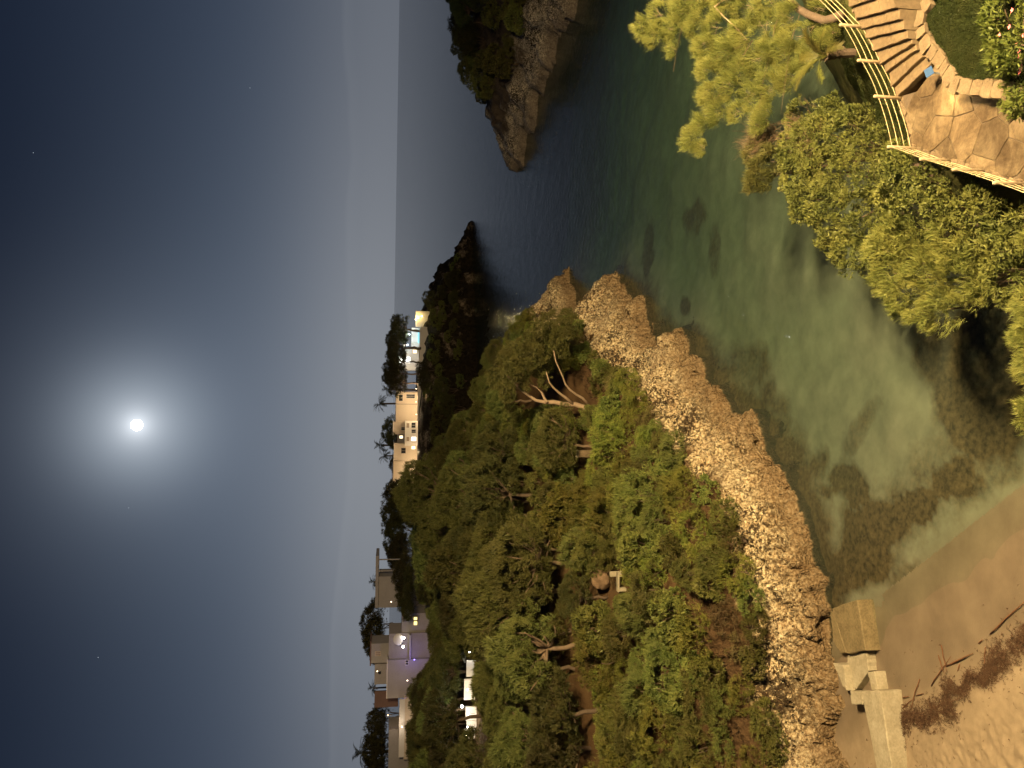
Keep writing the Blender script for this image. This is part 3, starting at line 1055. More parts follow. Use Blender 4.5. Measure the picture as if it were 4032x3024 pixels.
def shrub_proto(seed, r=2.0, nl=9, mat='shrub', h=2.4, L=0.27, wd=0.040, dens=26, leafy=False, n=8, spread=0.5, up=0.7, sprigs=10):
    rg = np.random.default_rng(seed)
    rr = random.Random(seed)
    lobes = []
    for i in range(nl):
        a = 2.399 * i + rr.uniform(-.5, .5)
        rad = r * 0.78 * math.sqrt(i / nl) * rr.uniform(.8, 1.15)
        q = rr.uniform(0.28, 0.66) * r
        lobes.append((rad * math.cos(a), rad * math.sin(a), h * (0.66 - 0.34 * (rad / r) ** 2) + rr.uniform(-.3, .4), q * rr.uniform(.8, 1.2), q * rr.uniform(.8, 1.2), q * rr.uniform(.65, 1.05)))
    b = MB()
    for i in range(4):
        l = lobes[rr.randrange(nl)]
        b.tube(limb((0, 0, -0.4), (l[0] * .8, l[1] * .8, l[2] * .9), 0.1, 5, 0.06, rr), [0.10, .08, .06, .05, .03], 5)
    tw_ = MB()
    for i in range(sprigs):          # leafy shoots and bare twigs breaking the outline
        l = lobes[rr.randrange(nl)]
        d = Vector((rr.uniform(-1, 1), rr.uniform(-1, 1), rr.uniform(.2, 1.2))).normalized()
        p0 = Vector(l[:3]) + Vector((d.x * l[3], d.y * l[4], d.z * l[5])) * .8
        p1 = p0 + (d + Vector((0, 0, .5))).normalized() * r * rr.uniform(.18, .38)
        tw_.tube([p0, p0.lerp(p1, .5) + Vector((rr.uniform(-.05, .05), rr.uniform(-.05, .05), 0)), p1], [.022, .016, .008], 4, False)
        if i % 3:
            q = p0.lerp(p1, .75)
            lobes.append((*q, r * .10, r * .10, r * .16))
    crown = lobes_mesh('crown', lobes, dens, n, L, wd, spread, rg, up, leafy)
    return (crown, mat), (b.mesh('trunk', True), 'dark_bark'), tw_.mesh('twigs')


def plant(proto, name, loc, s=1.0, rz=0.0, sz=None, tilt=(0, 0)):
    (cm, cmat), (tm, tmat) = proto[:2]
    e = empty(name, loc, rz)
    e.rotation_euler = (tilt[0], tilt[1], rz)
    e.scale = (s, s, sz or s)
    link('crown', cm, M[cmat], e)
    link('trunk', tm, M[tmat], e)
    if len(proto) > 2:
        struct(link('twigs', proto[2], M['twig'], e), 'stuff')
    return e


# ------------------------------------------------------------------ floodlights of the hotel terrace (out of frame, right of the path)
for k, (dx, z_) in enumerate([(-4.0, 38.8), (-1.3, 40.2), (1.3, 39.5), (4.0, 39.0)]):
    mast = empty('unseen_floodlight_mast', (20.0 + dx, 5.4, 8.4))
    tag(mast, 'tall unseen mast with a warm floodlight behind the hotel garden', 'floodlight', 'unseen floodlight masts behind the garden')
    MB().tube([(0, 0, -1.2), (0, 0, z_ - 8.7)], [0.22, 0.10], 12).build('pole', M['metal'], mast)
    MB().box(-0.35, 0.35, 0.0, 0.25, z_ - 8.7, z_ - 8.2, .05).build('unseen_lamp_head', M['metal'], mast)


def spot(name, loc, target, energy, size, blend, color, radius=0.25):
    l = bpy.data.lights.new(name, 'SPOT')
    l.energy, l.spot_size, l.spot_blend, l.color, l.shadow_soft_size = energy, R(size), blend, color, radius
    o = bpy.data.objects.new(name, l)
    o.location = loc
    o.rotation_euler = (Vector(target) - Vector(loc)).to_track_quat('-Z', 'Y').to_euler()
    col.objects.link(o)
    return o


for k, (dx, z_) in enumerate([(-4.0, 38.8), (-1.3, 40.2), (1.3, 39.5), (4.0, 39.0)]):
    spot('cove_floodlight', (20.0 + dx, 6.0, z_), (-10, 60, 3), 116000, 108, 0.6, (1.0, 0.71, 0.36), 0.6)

# lamp post at the head of the steps (out of frame to the right)
lpz = 9.6
lpost = empty('unseen_lamp_post', (21.0, 32.8, lpz))
tag(lpost, 'unseen garden lamp post with a warm globe at the head of the stone steps', 'lamp')
MB().tube([(0, 0, -3.5), (0, 0, 3.9)], [.07, .05], 10).build('pole', M['metal'], lpost)
MB().ball((0, 0, 4.15), .2, 14, 9).build('globe', emis('unseen_warm_globe', (1.0, .72, .36), 18), lpost, True)
pl = bpy.data.lights.new('lamp_post_light', 'POINT')
pl.energy, pl.color, pl.shadow_soft_size = 850, (1.0, .72, .36), .5
po = bpy.data.objects.new('lamp_post_light', pl)
po.location = (20.7, 32.5, lpz + 4.2)
col.objects.link(po)

# ------------------------------------------------------------------ garden path, steps, walls (near right)
def zoomA(x, y):
    """a point noted on the enlargement of the picture's garden corner -> picture coordinates"""
    return ((3100 + x / 2.37) / K, (y / 2.37) / K)


PATH_Z = 8.0


def wpt(x, y, z):
    return atz(*zoomA(x, y), z)


# landing: crazy paving of large slabs, joints recessed
landing = [wpt(*q, PATH_Z)[:2] for q in [(1150, 1372), (1128, 1150), (1098, 1080), (1045, 900), (1220, 850), (1395, 572), (1545, 800), (1700, 845), (2000, 865), (2260, 960), (2700, 1150), (2750, 1990), (2209, 1735), (1850, 1602), (1500, 1490)]]
pv = struct(MB().prism([(p[0], p[1]) for p in landing], PATH_Z - 1.4, PATH_Z - 0.03).build('garden_path', M['joint']))


def clip_poly(poly, nx, ny, c_):
    out_ = []
    for i in range(len(poly)):
        a, b = poly[i], poly[(i + 1) % len(poly)]
        da, db = nx * a[0] + ny * a[1] - c_, nx * b[0] + ny * b[1] - c_
        if da <= 0:
            out_.append(a)
        if (da < 0 < db) or (db < 0 < da):
            t_ = da / (da - db)
            out_.append((a[0] + (b[0] - a[0]) * t_, a[1] + (b[1] - a[1]) * t_))
    return out_


rr = random.Random(5)
land_poly = [(float(p[0]), float(p[1])) for p in landing]
xs = [p[0] for p in land_poly]
ys = [p[1] for p in land_poly]
seeds = []
tries = 0
while len(seeds) < 30 and tries < 4000:
    tries += 1
    q = (rr.uniform(min(xs), max(xs)), rr.uniform(min(ys), max(ys)))
    if sdist([q], land_poly)[0] > -0.2 and all(math.hypot(q[0] - s[0], q[1] - s[1]) > 0.95 for s in seeds):
        seeds.append(q)
slab_mt, t = newmat('paving_slab')
v = pos(t)
oi = N(t, 'ShaderNodeObjectInfo')
c = ramp(t, noise(t, v, 0.9, 6, 0.65, 0.6), [(0.38, (0.036, 0.022, 0.010)), (0.5, (0.084, 0.060, 0.033)), (0.62, (0.165, 0.128, 0.076))])
c = mixc(t, 0.35, c, ramp(t, noise(t, v, 6, 5, 0.7), [(0.3, (0.035, 0.022, 0.010)), (0.7, (0.15, 0.108, 0.06))]))
hs = N(t, 'ShaderNodeHueSaturation')
t.links.new(c, hs.inputs['Color'])
t.links.new(tmath(t, 'ADD', 0.8, tmath(t, 'MULTIPLY', oi.outputs['Random'], 0.4)), hs.inputs['Value'])
finish(slab_mt, t, hs.outputs[0], 0.85, noise(t, v, 16, 5, 0.65), 0.5, 0.02, 0.25)
for s in seeds:
    poly = list(land_poly)
    # convex-ish outline: clip by the bisectors, then keep what lies inside the landing
    cell = [(s[0] + 3 * math.cos(k * math.pi / 8), s[1] + 3 * math.sin(k * math.pi / 8)) for k in range(16)]
    for s2 in seeds:
        if s2 is s:
            continue
        nx, ny = s2[0] - s[0], s2[1] - s[1]
        L = math.hypot(nx, ny)
        nx, ny = nx / L, ny / L
        cc = nx * (s[0] + s2[0]) / 2 + ny * (s[1] + s2[1]) / 2 - 0.013
        cell = clip_poly(cell, nx, ny, cc)
    # pull the corners that stick out of the landing back onto it
    ctr = np.array(s)
    fixed = []
    dense = []
    for i in range(len(cell)):
        a, b = np.array(cell[i]), np.array(cell[(i + 1) % len(cell)])
        for k in range(4):
            dense.append(a + (b - a) * k / 4)
    for q in dense:
        f = 1.0
        while sdist([ctr + (q - ctr) * f], land_poly)[0] < 0.02 and f > 0.05:
            f -= 0.04
        q = ctr + (q - ctr) * f
        fixed.append((q[0] + rr.uniform(-.012, .012), q[1] + rr.uniform(-.012, .012)))
    if len(fixed) > 5:
        o = MB().prism(fixed, PATH_Z - 0.10, PATH_Z + rr.uniform(-0.006, 0.012), 0.012).build('paving_slab', slab_mt, pv)

# steps climbing from the landing
lines = [((1045, 905), (1395, 572)), ((1000, 800), (1300, 515)), ((948, 665), (1240, 452)), ((895, 590), (1198, 400)), ((835, 468), (1160, 350)), ((765, 350), (1118, 262)), ((715, 260), (1080, 165)),
         ((668, 168), (1050, 60)), ((605, 55), (960, -60)), ((560, -60), (880, -190)), ((520, -180), (800, -330))]
stair = empty('staircase', tuple(wpt(1000, 500, 7.0)))
tag(stair, 'worn stone garden steps climbing beside the rope railing', 'stairs')
LN = []
for k, (a, b) in enumerate(lines):
    z = PATH_Z + 0.16 * k
    LN.append((wpt(*a, z), wpt(*b, z)))
for k in range(len(lines) - 1):
    z = PATH_Z + 0.16 * (k + 1)
    (a0, b0), (a1, b1) = LN[k], LN[k + 1]
    e = 0.06
    dirv = (a1 + b1 - a0 - b0)[:2]
    dirv = dirv / np.linalg.norm(dirv)
    n = 6
    near = [a0[:2] + (b0[:2] - a0[:2]) * i / n - dirv * e + np.array([rr.uniform(-.02, .02), rr.uniform(-.02, .02)]) for i in range(n + 1)]
    farp = [b1[:2] + (a1[:2] - b1[:2]) * i / n + dirv * 0.02 + np.array([rr.uniform(-.025, .025), rr.uniform(-.025, .025)]) for i in range(n + 1)]
    cuts = [0, rr.choice([2, 3, 4]), n] if rr.random() < .75 else [0, 2, 4, n]
    for c0, c1 in zip(cuts[:-1], cuts[1:]):
        g0, g1 = (0.006 if c0 else 0), (0.006 if c1 < n else 0)
        pc = near[c0:c1 + 1] + farp[n - c1:n - c0 + 1]
        ctr = sum(pc) / len(pc)
        pc = [q + (ctr - q) * 0.008 for q in pc]
        dz = rr.uniform(-.008, .008)
        MB().prism([(q[0] - stair.location.x, q[1] - stair.location.y) for q in pc], -1.6, [z + dz + rr.uniform(-.006, .006) - stair.location.z for q in pc], 0.02).build('step', M['step'], stair)

# low stone wall holding up the lawn
LAWN_Z = 8.5
wall_line = [(1060, -330), (1085, -60), (1062, 60), (1085, 165), (1130, 262), (1175, 350), (1220, 405), (1262, 452), (1330, 500), (1415, 560), (1480, 660), (1560, 790), (1700, 815), (1830, 822), (1960, 835), (2080, 850), (2200, 905), (2350, 990), (2600, 1110)]
WZ = [10.0, 9.75, 9.5, 9.3, 9.1, 8.95, 8.85, 8.75, 8.62, 8.52] + [LAWN_Z] * 9
WL = [wpt(*q, z_)[:2] for q, z_ in zip(wall_line, WZ)]


def lawn_z(q):
    s_ = (q[:, 0] - 11.1) * .77 + (q[:, 1] - 23.5) * .63
    return LAWN_Z + .195 * np.clip(s_, 0, 9) * np.clip(1.6 - (q[:, 0] - 11) * 0.0, 0, 1)
gw = empty('lawn_wall', (float(WL[11][0]), float(WL[11][1]), PATH_Z))
tag(gw, 'low rubble stone wall holding up the lawn beside the path', 'wall')
dense = []
for a, b in zip(WL[:-1], WL[1:]):
    L = np.linalg.norm(b - a)
    k = max(1, int(L / 0.08))
    dense += [a + (b - a) * i / k for i in range(k)]
dense = np.array(dense)
seg = np.concatenate([[0], np.cumsum(np.linalg.norm(np.diff(dense, axis=0), axis=1))])


def along(s):
    x = np.interp(s, seg, dense[:, 0])
    y = np.interp(s, seg, dense[:, 1])
    x2 = np.interp(s + .1, seg, dense[:, 0])
    y2 = np.interp(s + .1, seg, dense[:, 1])
    tx, ty = x2 - x, y2 - y
    L = math.hypot(tx, ty) or 1
    return x, y, tx / L, ty / L


def rough_block(l, w_, h, rr, j=0.12):
    b = MB()
    vs = []
    for z in (0, 1):
        for (sx, sy) in ((-1, -1), (0, -1), (1, -1), (1, 0), (1, 1), (0, 1), (-1, 1), (-1, 0)):
            q = 1.0 - (0.12 if z else 0.0)
            vs.append((sx * l / 2 * q * (1 + rr.uniform(-j, j)), sy * w_ / 2 * q * (1 + rr.uniform(-j, j)), z * h * (1 + rr.uniform(-j, j) * .6)))
    fs = [(i, (i + 1) % 8, 8 + (i + 1) % 8, 8 + i) for i in range(8)] + [tuple(range(8, 16)), tuple(range(7, -1, -1))]
    return b.add(vs, fs)


BLK = [rough_block(1, 1, 1, random.Random(k), 0.16).mesh('stone') for k in range(7)]
for b_ in BLK:
    b_.materials.append(M['wallstone'])
total = seg[-1]


def stair_z(x, y):
    """height of the paving or step beside a point"""
    best, bz = 1e9, PATH_Z
    for k, (a, b) in enumerate(LN):
        d = np.hypot(b[0] - x, b[1] - y)
        if d < best:
            best, bz = d, PATH_Z + 0.16 * k
    return bz if best < 1.6 and (x > LN[0][1][0]) else PATH_Z


s = 0.0
while s < total - 0.4:
    l = rr.uniform(0.34, 0.62)
    x, y, tx, ty = along(s + l / 2)
    a = math.atan2(ty, tx)
    zb_ = stair_z(x, y)
    top_z = float(lawn_z(np.array([[x, y]]))[0])
    # courses of small rubble under a cap stone
    z = zb_ - 0.25
    row = 0
    while z < top_z - 0.16:
        hh_ = rr.uniform(0.13, 0.2)
        l0 = 0.0
        while l0 < l - 0.05:
            ll = min(rr.uniform(0.16, 0.30), l - l0)
            xx, yy, _, _ = along(s + l0 + ll / 2)
            o = bpy.data.objects.new('stone', BLK[rr.randrange(7)])
            col.objects.link(o)
            o.parent = gw
            o.location = (xx - gw.location.x + rr.uniform(-.03, .03), yy - gw.location.y + rr.uniform(-.03, .03), z - gw.location.z)
            o.rotation_euler = (rr.uniform(-.06, .06), rr.uniform(-.06, .06), a + rr.uniform(-.1, .1))
            o.scale = (ll * 1.0, rr.uniform(.24, .32), hh_ * 1.03)
            l0 += ll
        z += hh_
        row += 1
    o = bpy.data.objects.new('cap_stone', BLK[rr.randrange(7)])
    col.objects.link(o)
    o.parent = gw
    o.location = (x - gw.location.x, y - gw.location.y, top_z - 0.10 - gw.location.z)
    o.rotation_euler = (rr.uniform(-.03, .03), rr.uniform(-.03, .03), a)
    o.scale = (l * 1.02, rr.uniform(.46, .56), 0.15)
    s += l

# lawn
lawn_poly = [tuple(q) for q in WL] + [(24, 10), (46, 12), (46, 34), (26, 33)]
lp = [(float(q[0]), float(q[1])) for q in lawn_poly]
P_, Q_ = grid(6, 46, 8, 36, 0.25)
V_, Q_ = masked(to3(P_), Q_, sdist(P_, lp) > 0.18)
dl = np.clip(sdist(V_[:, :2], lp) / 3, 0, 1)
V_[:, 2] = lawn_z(V_) - 0.06 + 0.05 * fbm(V_ * 0.6, 3, 121) + 0.10 * dl
lawn_o = struct(link('lawn', np_mesh('lawn', V_, Q_, True), M['lawn']))


def grass_patch(name, poly, zf, n, seed, L=0.055):
    rg = np.random.default_rng(seed)
    pl = np.array(poly)
    q = np.column_stack([rg.uniform(pl[:, 0].min(), pl[:, 0].max(), n), rg.uniform(pl[:, 1].min(), pl[:, 1].max(), n)])
    q = q[sdist(q, poly) > 0.12]
    c3 = np.column_stack([q, zf(q)])
    V, Fq = tufts(c3, np.tile([[0, 0, 1.0]], (len(c3), 1)), 4, L, 0.016, 0.5, rg)
    return struct(link(name, np_mesh(name, V, Fq), M['grass']), 'stuff')


vis_lawn = [(float(q[0]), float(q[1])) for q in WL[:16]] + [(16.8, 19.5), (21, 27)]
grass_patch('lawn_grass', vis_lawn, lambda q: lawn_z(q) - 0.04 + 0.05 * fbm(to3(q) * 0.6, 3, 121) + 0.10 * np.clip(sdist(q, lp) / 3, 0, 1), 70000, 3)
bank_poly = [(9.5, 26.5), (12.5, 28.5), (18, 32.5), (22, 37), (16, 36.5), (12, 33.5), (9, 29.5)]
grass_patch('bank_grass', bank_poly, lambda q: h_C(q)[0] + 0.22 * fbm(np.column_stack([q, np.zeros(len(q))]) * 0.5, 4, 71), 60000, 4, 0.10)

# rope railing: log posts and four ropes, two runs meeting at the corner
posts = [((400, -80), 9.5), ((735, 255), 8.9), ((905, 585), 8.42), ((1060, 918), 8.0), ((1195, 1388), 8.0), ((1510, 1502), 8.0), ((1830, 1600), 8.0), ((2230, 1725), 8.0), ((2700, 1900), 8.0)]
rail = empty('rope_railing', tuple(wpt(1060, 918, 7.95)))
tag(rail, 'railing of pale log posts and four ropes along the garden path', 'railing')
PT = []
for (q, z) in posts:
    f = wpt(*q, z)
    PT.append(f)
for f in PT:
    b = MB()
    r0 = 0.065
    b.tube(local([(f[0], f[1], f[2] - 0.5), (f[0], f[1], f[2] + 1.0), (f[0], f[1], f[2] + 1.06), (f[0], f[1], f[2] + 1.08)], rail), [r0, r0 * .96, r0 * .85, r0 * .4], 12)
    b.build('post', M['wood'], rail, True)
for hgt in (0.18, 0.42, 0.66, 0.90):
    for a, b in zip(PT[:-1], PT[1:]):
        pts = []
        for i in range(13):
            t_ = i / 12
            q = a + (b - a) * t_
            pts.append((q[0], q[1], q[2] + hgt - 0.05 * 4 * t_ * (1 - t_)))
        # bow a little outwards like the real run
        MB().tube(local(pts, rail), 0.012, 6).build('rope', M['rope'], rail, True)

# kerb of the path under the railing
kb = empty('path_kerb', tuple(PT[4]))
tag(kb, 'rough stone edging under the rope railing', 'kerb')
edge_pts = [wpt(*q, PATH_Z) for q in [(1155, 1372), (1130, 1150), (1100, 1080), (1047, 905)]]
for (a, b) in list(zip(edge_pts[:-1], edge_pts[1:])) + [(LN[k][0], LN[k + 1][0]) for k in range(9)] + [(wpt(1155, 1378, 8.0), wpt(1850, 1604, 8.0)), (wpt(1850, 1604, 8.0), wpt(2230, 1735, 8.0))]:
    L = np.linalg.norm((b - a)[:2])
    s = 0.0
    while s < L - 0.05:
        l = min(rr.uniform(0.22, 0.42), L - s)
        q = a + (b - a) * ((s + l / 2) / L)
        o = bpy.data.objects.new('stone', BLK[rr.randrange(7)])
        col.objects.link(o)
        o.parent = kb
        o.location = (q[0] - kb.location.x + rr.uniform(-.03, .03), q[1] - kb.location.y + rr.uniform(-.03, .03), q[2] - kb.location.z - 0.42)
        o.rotation_euler = (0, 0, math.atan2(b[1] - a[1], b[0] - a[0]) + rr.uniform(-.08, .08))
        o.scale = (l, rr.uniform(.2, .28), 0.40 + rr.uniform(0, .04))
        s += l

# small blue notice on a post at the foot of the wall
sg = empty('blue_sign', tuple(wpt(1470, 690, PATH_Z)))
tag(sg, 'small tilted blue notice plate on a dark post by the lawn wall', 'sign')
MB().tube([(0, 0, -0.2), (0, 0, 0.62)], 0.03, 8).build('post', M['metal'], sg)
pl_ = MB().box(-0.17, 0.17, -0.012, 0.012, -0.13, 0.13, 0.008).build('plate', M['blue'], sg)
pl_.location = (0, -0.05, 0.62)
pl_.rotation_euler = (R(-62), 0, R(24))
# lamp let into the end of the wall, lighting the landing
lm = empty('wall_lamp', tuple(wpt(1545, 806, PATH_Z + 0.30)))
tag(lm, 'small lit bulkhead lamp at the end of the lawn wall', 'lamp')
MB().box(-0.08, 0.08, -0.05, 0.05, -0.06, 0.06, 0.01).build('housing', M['metal'], lm)
MB().ball((-0.06, 0.06, 0.0), 0.05, 8, 6).build('bulb', emis('warm_bulb', (1.0, 0.72, 0.32), 12), lm)
pl = bpy.data.lights.new('wall_lamp_light', 'POINT')
pl.energy, pl.color, pl.shadow_soft_size = 90, (1.0, 0.70, 0.30), 0.06
po = bpy.data.objects.new('wall_lamp_light', pl)
po.location = Vector(lm.location) + Vector((-0.22, 0.24, 0.1))
col.objects.link(po)

# ------------------------------------------------------------------ near planting
def bush(name, label, cat, lobes, mat, dens, n, L, wd, spread, seed, leaf, up=0.5, base=None, group=None, trunk=True, droop=0.0):
    """lobes: (picture x, picture y, distance, radius[, flat])"""
    P3 = [(*aty(l[0], l[1], l[2]), l[3], l[3], l[3] * (l[4] if len(l) > 4 else 0.85)) for l in lobes]
    cx = sum(q[0] for q in P3) / len(P3)
    cy = sum(q[1] for q in P3) / len(P3)
    bx, by, bz_ = base if base else (cx, cy, max(0.2, float(h_C(np.array([[cx, cy]]))[0][0])))
    e = empty(name, (bx, by, bz_))
    tag(e, label, cat, group)
    rg = np.random.default_rng(seed)
    rq0 = random.Random(seed + 1)
    for q in list(P3):
        for _ in range(3):
            d_ = Vector((rq0.uniform(-1, 1), rq0.uniform(-1, 1), rq0.uniform(-.3, 1))).normalized() * q[3] * .95
            s_ = q[3] * rq0.uniform(.2, .42)
            P3.append((q[0] + d_.x, q[1] + d_.y, q[2] + d_.z * .9, s_, s_, s_ * .9))
    loc = [(q[0] - bx, q[1] - by, q[2] - bz_, *q[3:]) for q in P3]
    link('crown', lobes_mesh('crown', loc, dens, n, L, wd, spread, rg, up, leaf, droop), M[mat], e)
    if trunk:
        rq = random.Random(seed)
        b = MB()
        for l in loc[:len(lobes)][:: max(1, len(lobes) // 7)]:
            b.tube(limb((rq.uniform(-.2, .2), rq.uniform(-.2, .2), -0.4), (l[0], l[1], l[2]), 0.2, 6, 0.05, rq), [0.1, .085, .07, .055, .04, .02], 6)
        b.build('trunk', M['dark_bark'], e, True)
    return e


bush('lentisk_shrub', 'big olive-green shrub bulging over the water outside the railing', 'shrub',
     [(1735, 255, 32.5, .9), (1770, 300, 31, 1.2), (1720, 320, 32.3, .9), (1830, 300, 29.5, 1.1), (1880, 330, 28.3, 1.0), (1765, 370, 31.2, 1.2), (1830, 380, 29.6, 1.4), (1900, 390, 28, 1.2), (1750, 430, 31.6, 1.0),
      (1800, 450, 30.3, 1.2), (1860, 470, 29, 1.3), (1800, 500, 30, .9), (1850, 540, 29, .9), (1905, 470, 27.8, 1.2), (1790, 250, 31, .8), (1850, 270, 29, .8), (1725, 375, 32, .8)],
     'lentisk', 75, 9, 0.15, 0.019, 0.6, 201, True, 0.8, (9.5, 30.5, 3.0))
bush('broadleaf_shrub', 'dark green round-leaved shrub pressed against the rope railing', 'shrub',
     [(1960, 370, 26.3, .9), (2010, 390, 25.3, .9), (2060, 420, 24.4, .9), (2110, 450, 23.4, .85), (1960, 440, 26.6, 1.1), (2020, 460, 25.4, 1.1), (2080, 490, 24.3, 1.0), (1960, 500, 26.7, 1.0), (2130, 500, 23.3, .7), (2020, 520, 25.6, .8), (1930, 345, 27, .7), (2090, 540, 24.1, .8)],
     'lentisk', 75, 9, 0.12, 0.026, 0.9, 202, True, 0.5, (6.6, 26.0, 4.6))
bush('pine_bush', 'lime-green young pine leaning over the water beside the dark shrub', 'pine',
     [(1910, 540, 26.6, .7), (1945, 510, 26.2, .75), (1930, 590, 26.5, .8), (1960, 640, 25.9, .8), (1985, 570, 25.6, .9), (2010, 620, 25.0, .9), (2030, 670, 24.6, .75), (2060, 540, 24.5, .75), (2080, 600, 24.1, .85), (2110, 560, 23.6, .6), (2120, 620, 23.5, .55), (2050, 500, 24.6, .6), (1985, 680, 25.3, .5), (2070, 665, 24, .5)],
     'pine_lime', 34, 14, 0.30, 0.026, 0.30, 203, False, 1.1, (4.4, 25.6, 3.0))
bush('pine_sapling', 'dim green pine sapling behind the olive shrub at the water', 'pine',
     [(1640, 330, 36, .7), (1645, 375, 35.8, .8), (1665, 350, 35.2, .7), (1625, 395, 36, .4)], 'pine', 34, 14, 0.34, 0.028, 0.3, 204, False, 1.0, (11.5, 34.5, 3.0))
bush('young_pine', 'near young pine with only its long lime needle tips showing', 'pine',
     [(2225, 655, 20.4, .45), (2245, 700, 19.9, .6), (2225, 745, 20.3, .55), (2230, 510, 21.0, .3), (2245, 800, 19.9, .5), (2240, 900, 19.9, .45), (2260, 860, 19.5, .6), (2262, 760, 19.6, .8)], 'pine_lime', 40, 14, 0.28, 0.02, 0.3, 205, False, 1.1, (0.8, 20.2, 2.0))
bush('bank_scrub', 'dim olive undergrowth on the bank below the railing corner', 'shrub',
     [(2150, 540, 22.9, .8), (2185, 580, 22.2, .9), (2200, 500, 22.0, .8), (2160, 610, 23.0, .7), (2210, 640, 22.2, .6)], 'lentisk', 50, 8, 0.18, 0.022, 0.8, 206, True, 0.3, (3.6, 22.6, 2.4))


def twig_bush(name, label, cx, cy, Y, n, L, seed, lean=(0, 0)):
    p0 = aty(cx, cy, Y)
    e = empty(name, tuple(p0))
    tag(e, label, 'bush')
    rq = random.Random(seed)
    b = MB()
    for i in range(n):
        a = rq.uniform(0, 6.28)
        d = Vector((math.cos(a) * rq.uniform(.2, 1) + lean[0], math.sin(a) * rq.uniform(.2, 1) + lean[1], rq.uniform(.5, 1.3))).normalized() * L * rq.uniform(.5, 1.1)
        s0 = Vector((rq.uniform(-.4, .4), rq.uniform(-.4, .4), rq.uniform(-.8, -.2)))
        pts = limb(s0, s0 + d, 0.3, 5, 0.06, rq)
        b.tube(pts, [.012, .011, .009, .007, .004], 3, False)
        for k in (2, 3):
            d2 = (d + Vector((rq.uniform(-1, 1), rq.uniform(-1, 1), rq.uniform(-.4, 1))) * L * .6).normalized() * L * .4
            b.tube([pts[k], pts[k] + d2], [.007, .003], 3, False)
    struct(b.build('twigs', M['twig'], e), 'stuff')
    return e


twig_bush('dry_bush', 'tangle of bare brown twigs on top of the olive shrub', 1745, 275, 31.8, 110, 1.5, 31, (-.3, .1))
twig_bush('dead_bush', 'dead twiggy bush at the water edge under the big pine', 1648, 285, 35.5, 120, 1.6, 32, (-.2, 0.2))

# the big pine rooted by the railing, its sprays hanging over the cove
pine = empty('pine_tree', tuple(atz(1823, 30, 6.6)))
tag(pine, 'large pine with lime-green sprays hanging over the cove beside the steps', 'pine')
trunk_pts = [tuple(atz(1823, 30, 6.4))] + [tuple(aty(x, y, Y)) for x, y, Y in [(1800, 40, 32.0), (1780, 44, 32.6), (1747, 32, 33.4), (1726, 20, 34), (1698, -4, 34.8), (1640, -50, 35.5), (1580, -70, 36)]]
MB().tube(local(trunk_pts, pine), [.22, .20, .18, .17, .16, .15, .12, .09], 9).build('trunk', M['dark_bark'], pine, True)
for pts, r0 in [([(1640, -50, 35.5), (1590, -20, 35.6), (1543, 16, 35.8), (1570, 36, 35.7), (1594, 58, 35.5), (1620, 90, 35.2)], .06),
                ([(1580, -70, 36), (1540, -30, 36.4), (1490, 10, 36.6), (1450, 40, 36.6), (1420, 55, 36.6)], .04),
                ([(1620, 90, 35.2), (1600, 140, 35.2), (1575, 180, 35.3), (1545, 220, 35.4), (1510, 270, 35.6)], .032),
                ([(1698, -4, 34.8), (1680, 60, 34.6), (1660, 120, 34.5), (1650, 180, 34.5), (1640, 240, 34.5)], .032),
                ([(1726, 20, 34), (1715, 80, 33.8), (1700, 140, 33.7), (1690, 200, 33.6), (1680, 250, 33.7)], .03),
                ([(1620, 90, 35.2), (1580, 110, 35.5), (1540, 130, 35.8), (1510, 140, 36)], .028),
                ([(1490, 10, 36.6), (1470, 60, 36.7), (1460, 110, 36.6), (1450, 150, 36.5)], .028)]:
    q = [tuple(aty(s[0] + random.uniform(-7, 7), s[1] + random.uniform(-5, 5), s[2])) for s in pts]
    MB().tube(local(q, pine), [(r0 if r0 > .05 else r0 * .6) * (1 - 0.75 * i / (len(q) - 1)) for i in range(len(q))], 7).build('branch', M['bark'] if r0 > .05 else M['twig'], pine, True)
pl_lobes = [(1385, 55, 36.6, .42), (1410, 75, 36.6, .5), (1420, 30, 36.7, .6), (1450, 60, 36.6, .6), (1455, 105, 36.5, .35), (1470, 15, 36.7, .7), (1500, 50, 36.5, .6), (1510, -10, 36.5, .8), (1520, 100, 36.2, .55),
            (1545, 60, 36.2, .7), (1560, -10, 36, .8), (1525, 150, 36, .5), (1560, 120, 35.8, .75), (1600, 80, 35.8, .8), (1610, 20, 35.8, .8), (1570, 190, 35.6, .65), (1530, 205, 35.6, .5), (1545, 245, 35.5, .5), (1510, 270, 35.6, .45),
            (1490, 300, 35.6, .45), (1515, 320, 35.5, .35), (1600, 150, 35.4, .75), (1640, 130, 35.1, .8), (1650, 60, 35.2, .8), (1660, 0, 35, .8), (1620, 210, 35.2, .6), (1650, 250, 34.8, .55), (1660, 190, 34.7, .7), (1690, 110, 34.3, .75),
            (1700, 40, 34.3, .7), (1700, 170, 34.2, .6), (1725, 80, 33.9, .65), (1740, 130, 33.6, .55), (1750, 60, 33.6, .6), (1780, 90, 32.9, .5), (1770, 20, 33.2, .5), (1640, 270, 34.8, .4), (1800, 70, 32.4, .4), (1590, 245, 35.3, .4)]
b3 = [(*local([aty(l[0], l[1], l[2])], pine)[0], l[3], l[3], l[3] * .7) for l in pl_lobes]
link('crown', lobes_mesh('crown', b3, 62, 13, 0.36, 0.016, 0.24, np.random.default_rng(207), 1.3), M['pine_lime'], pine)
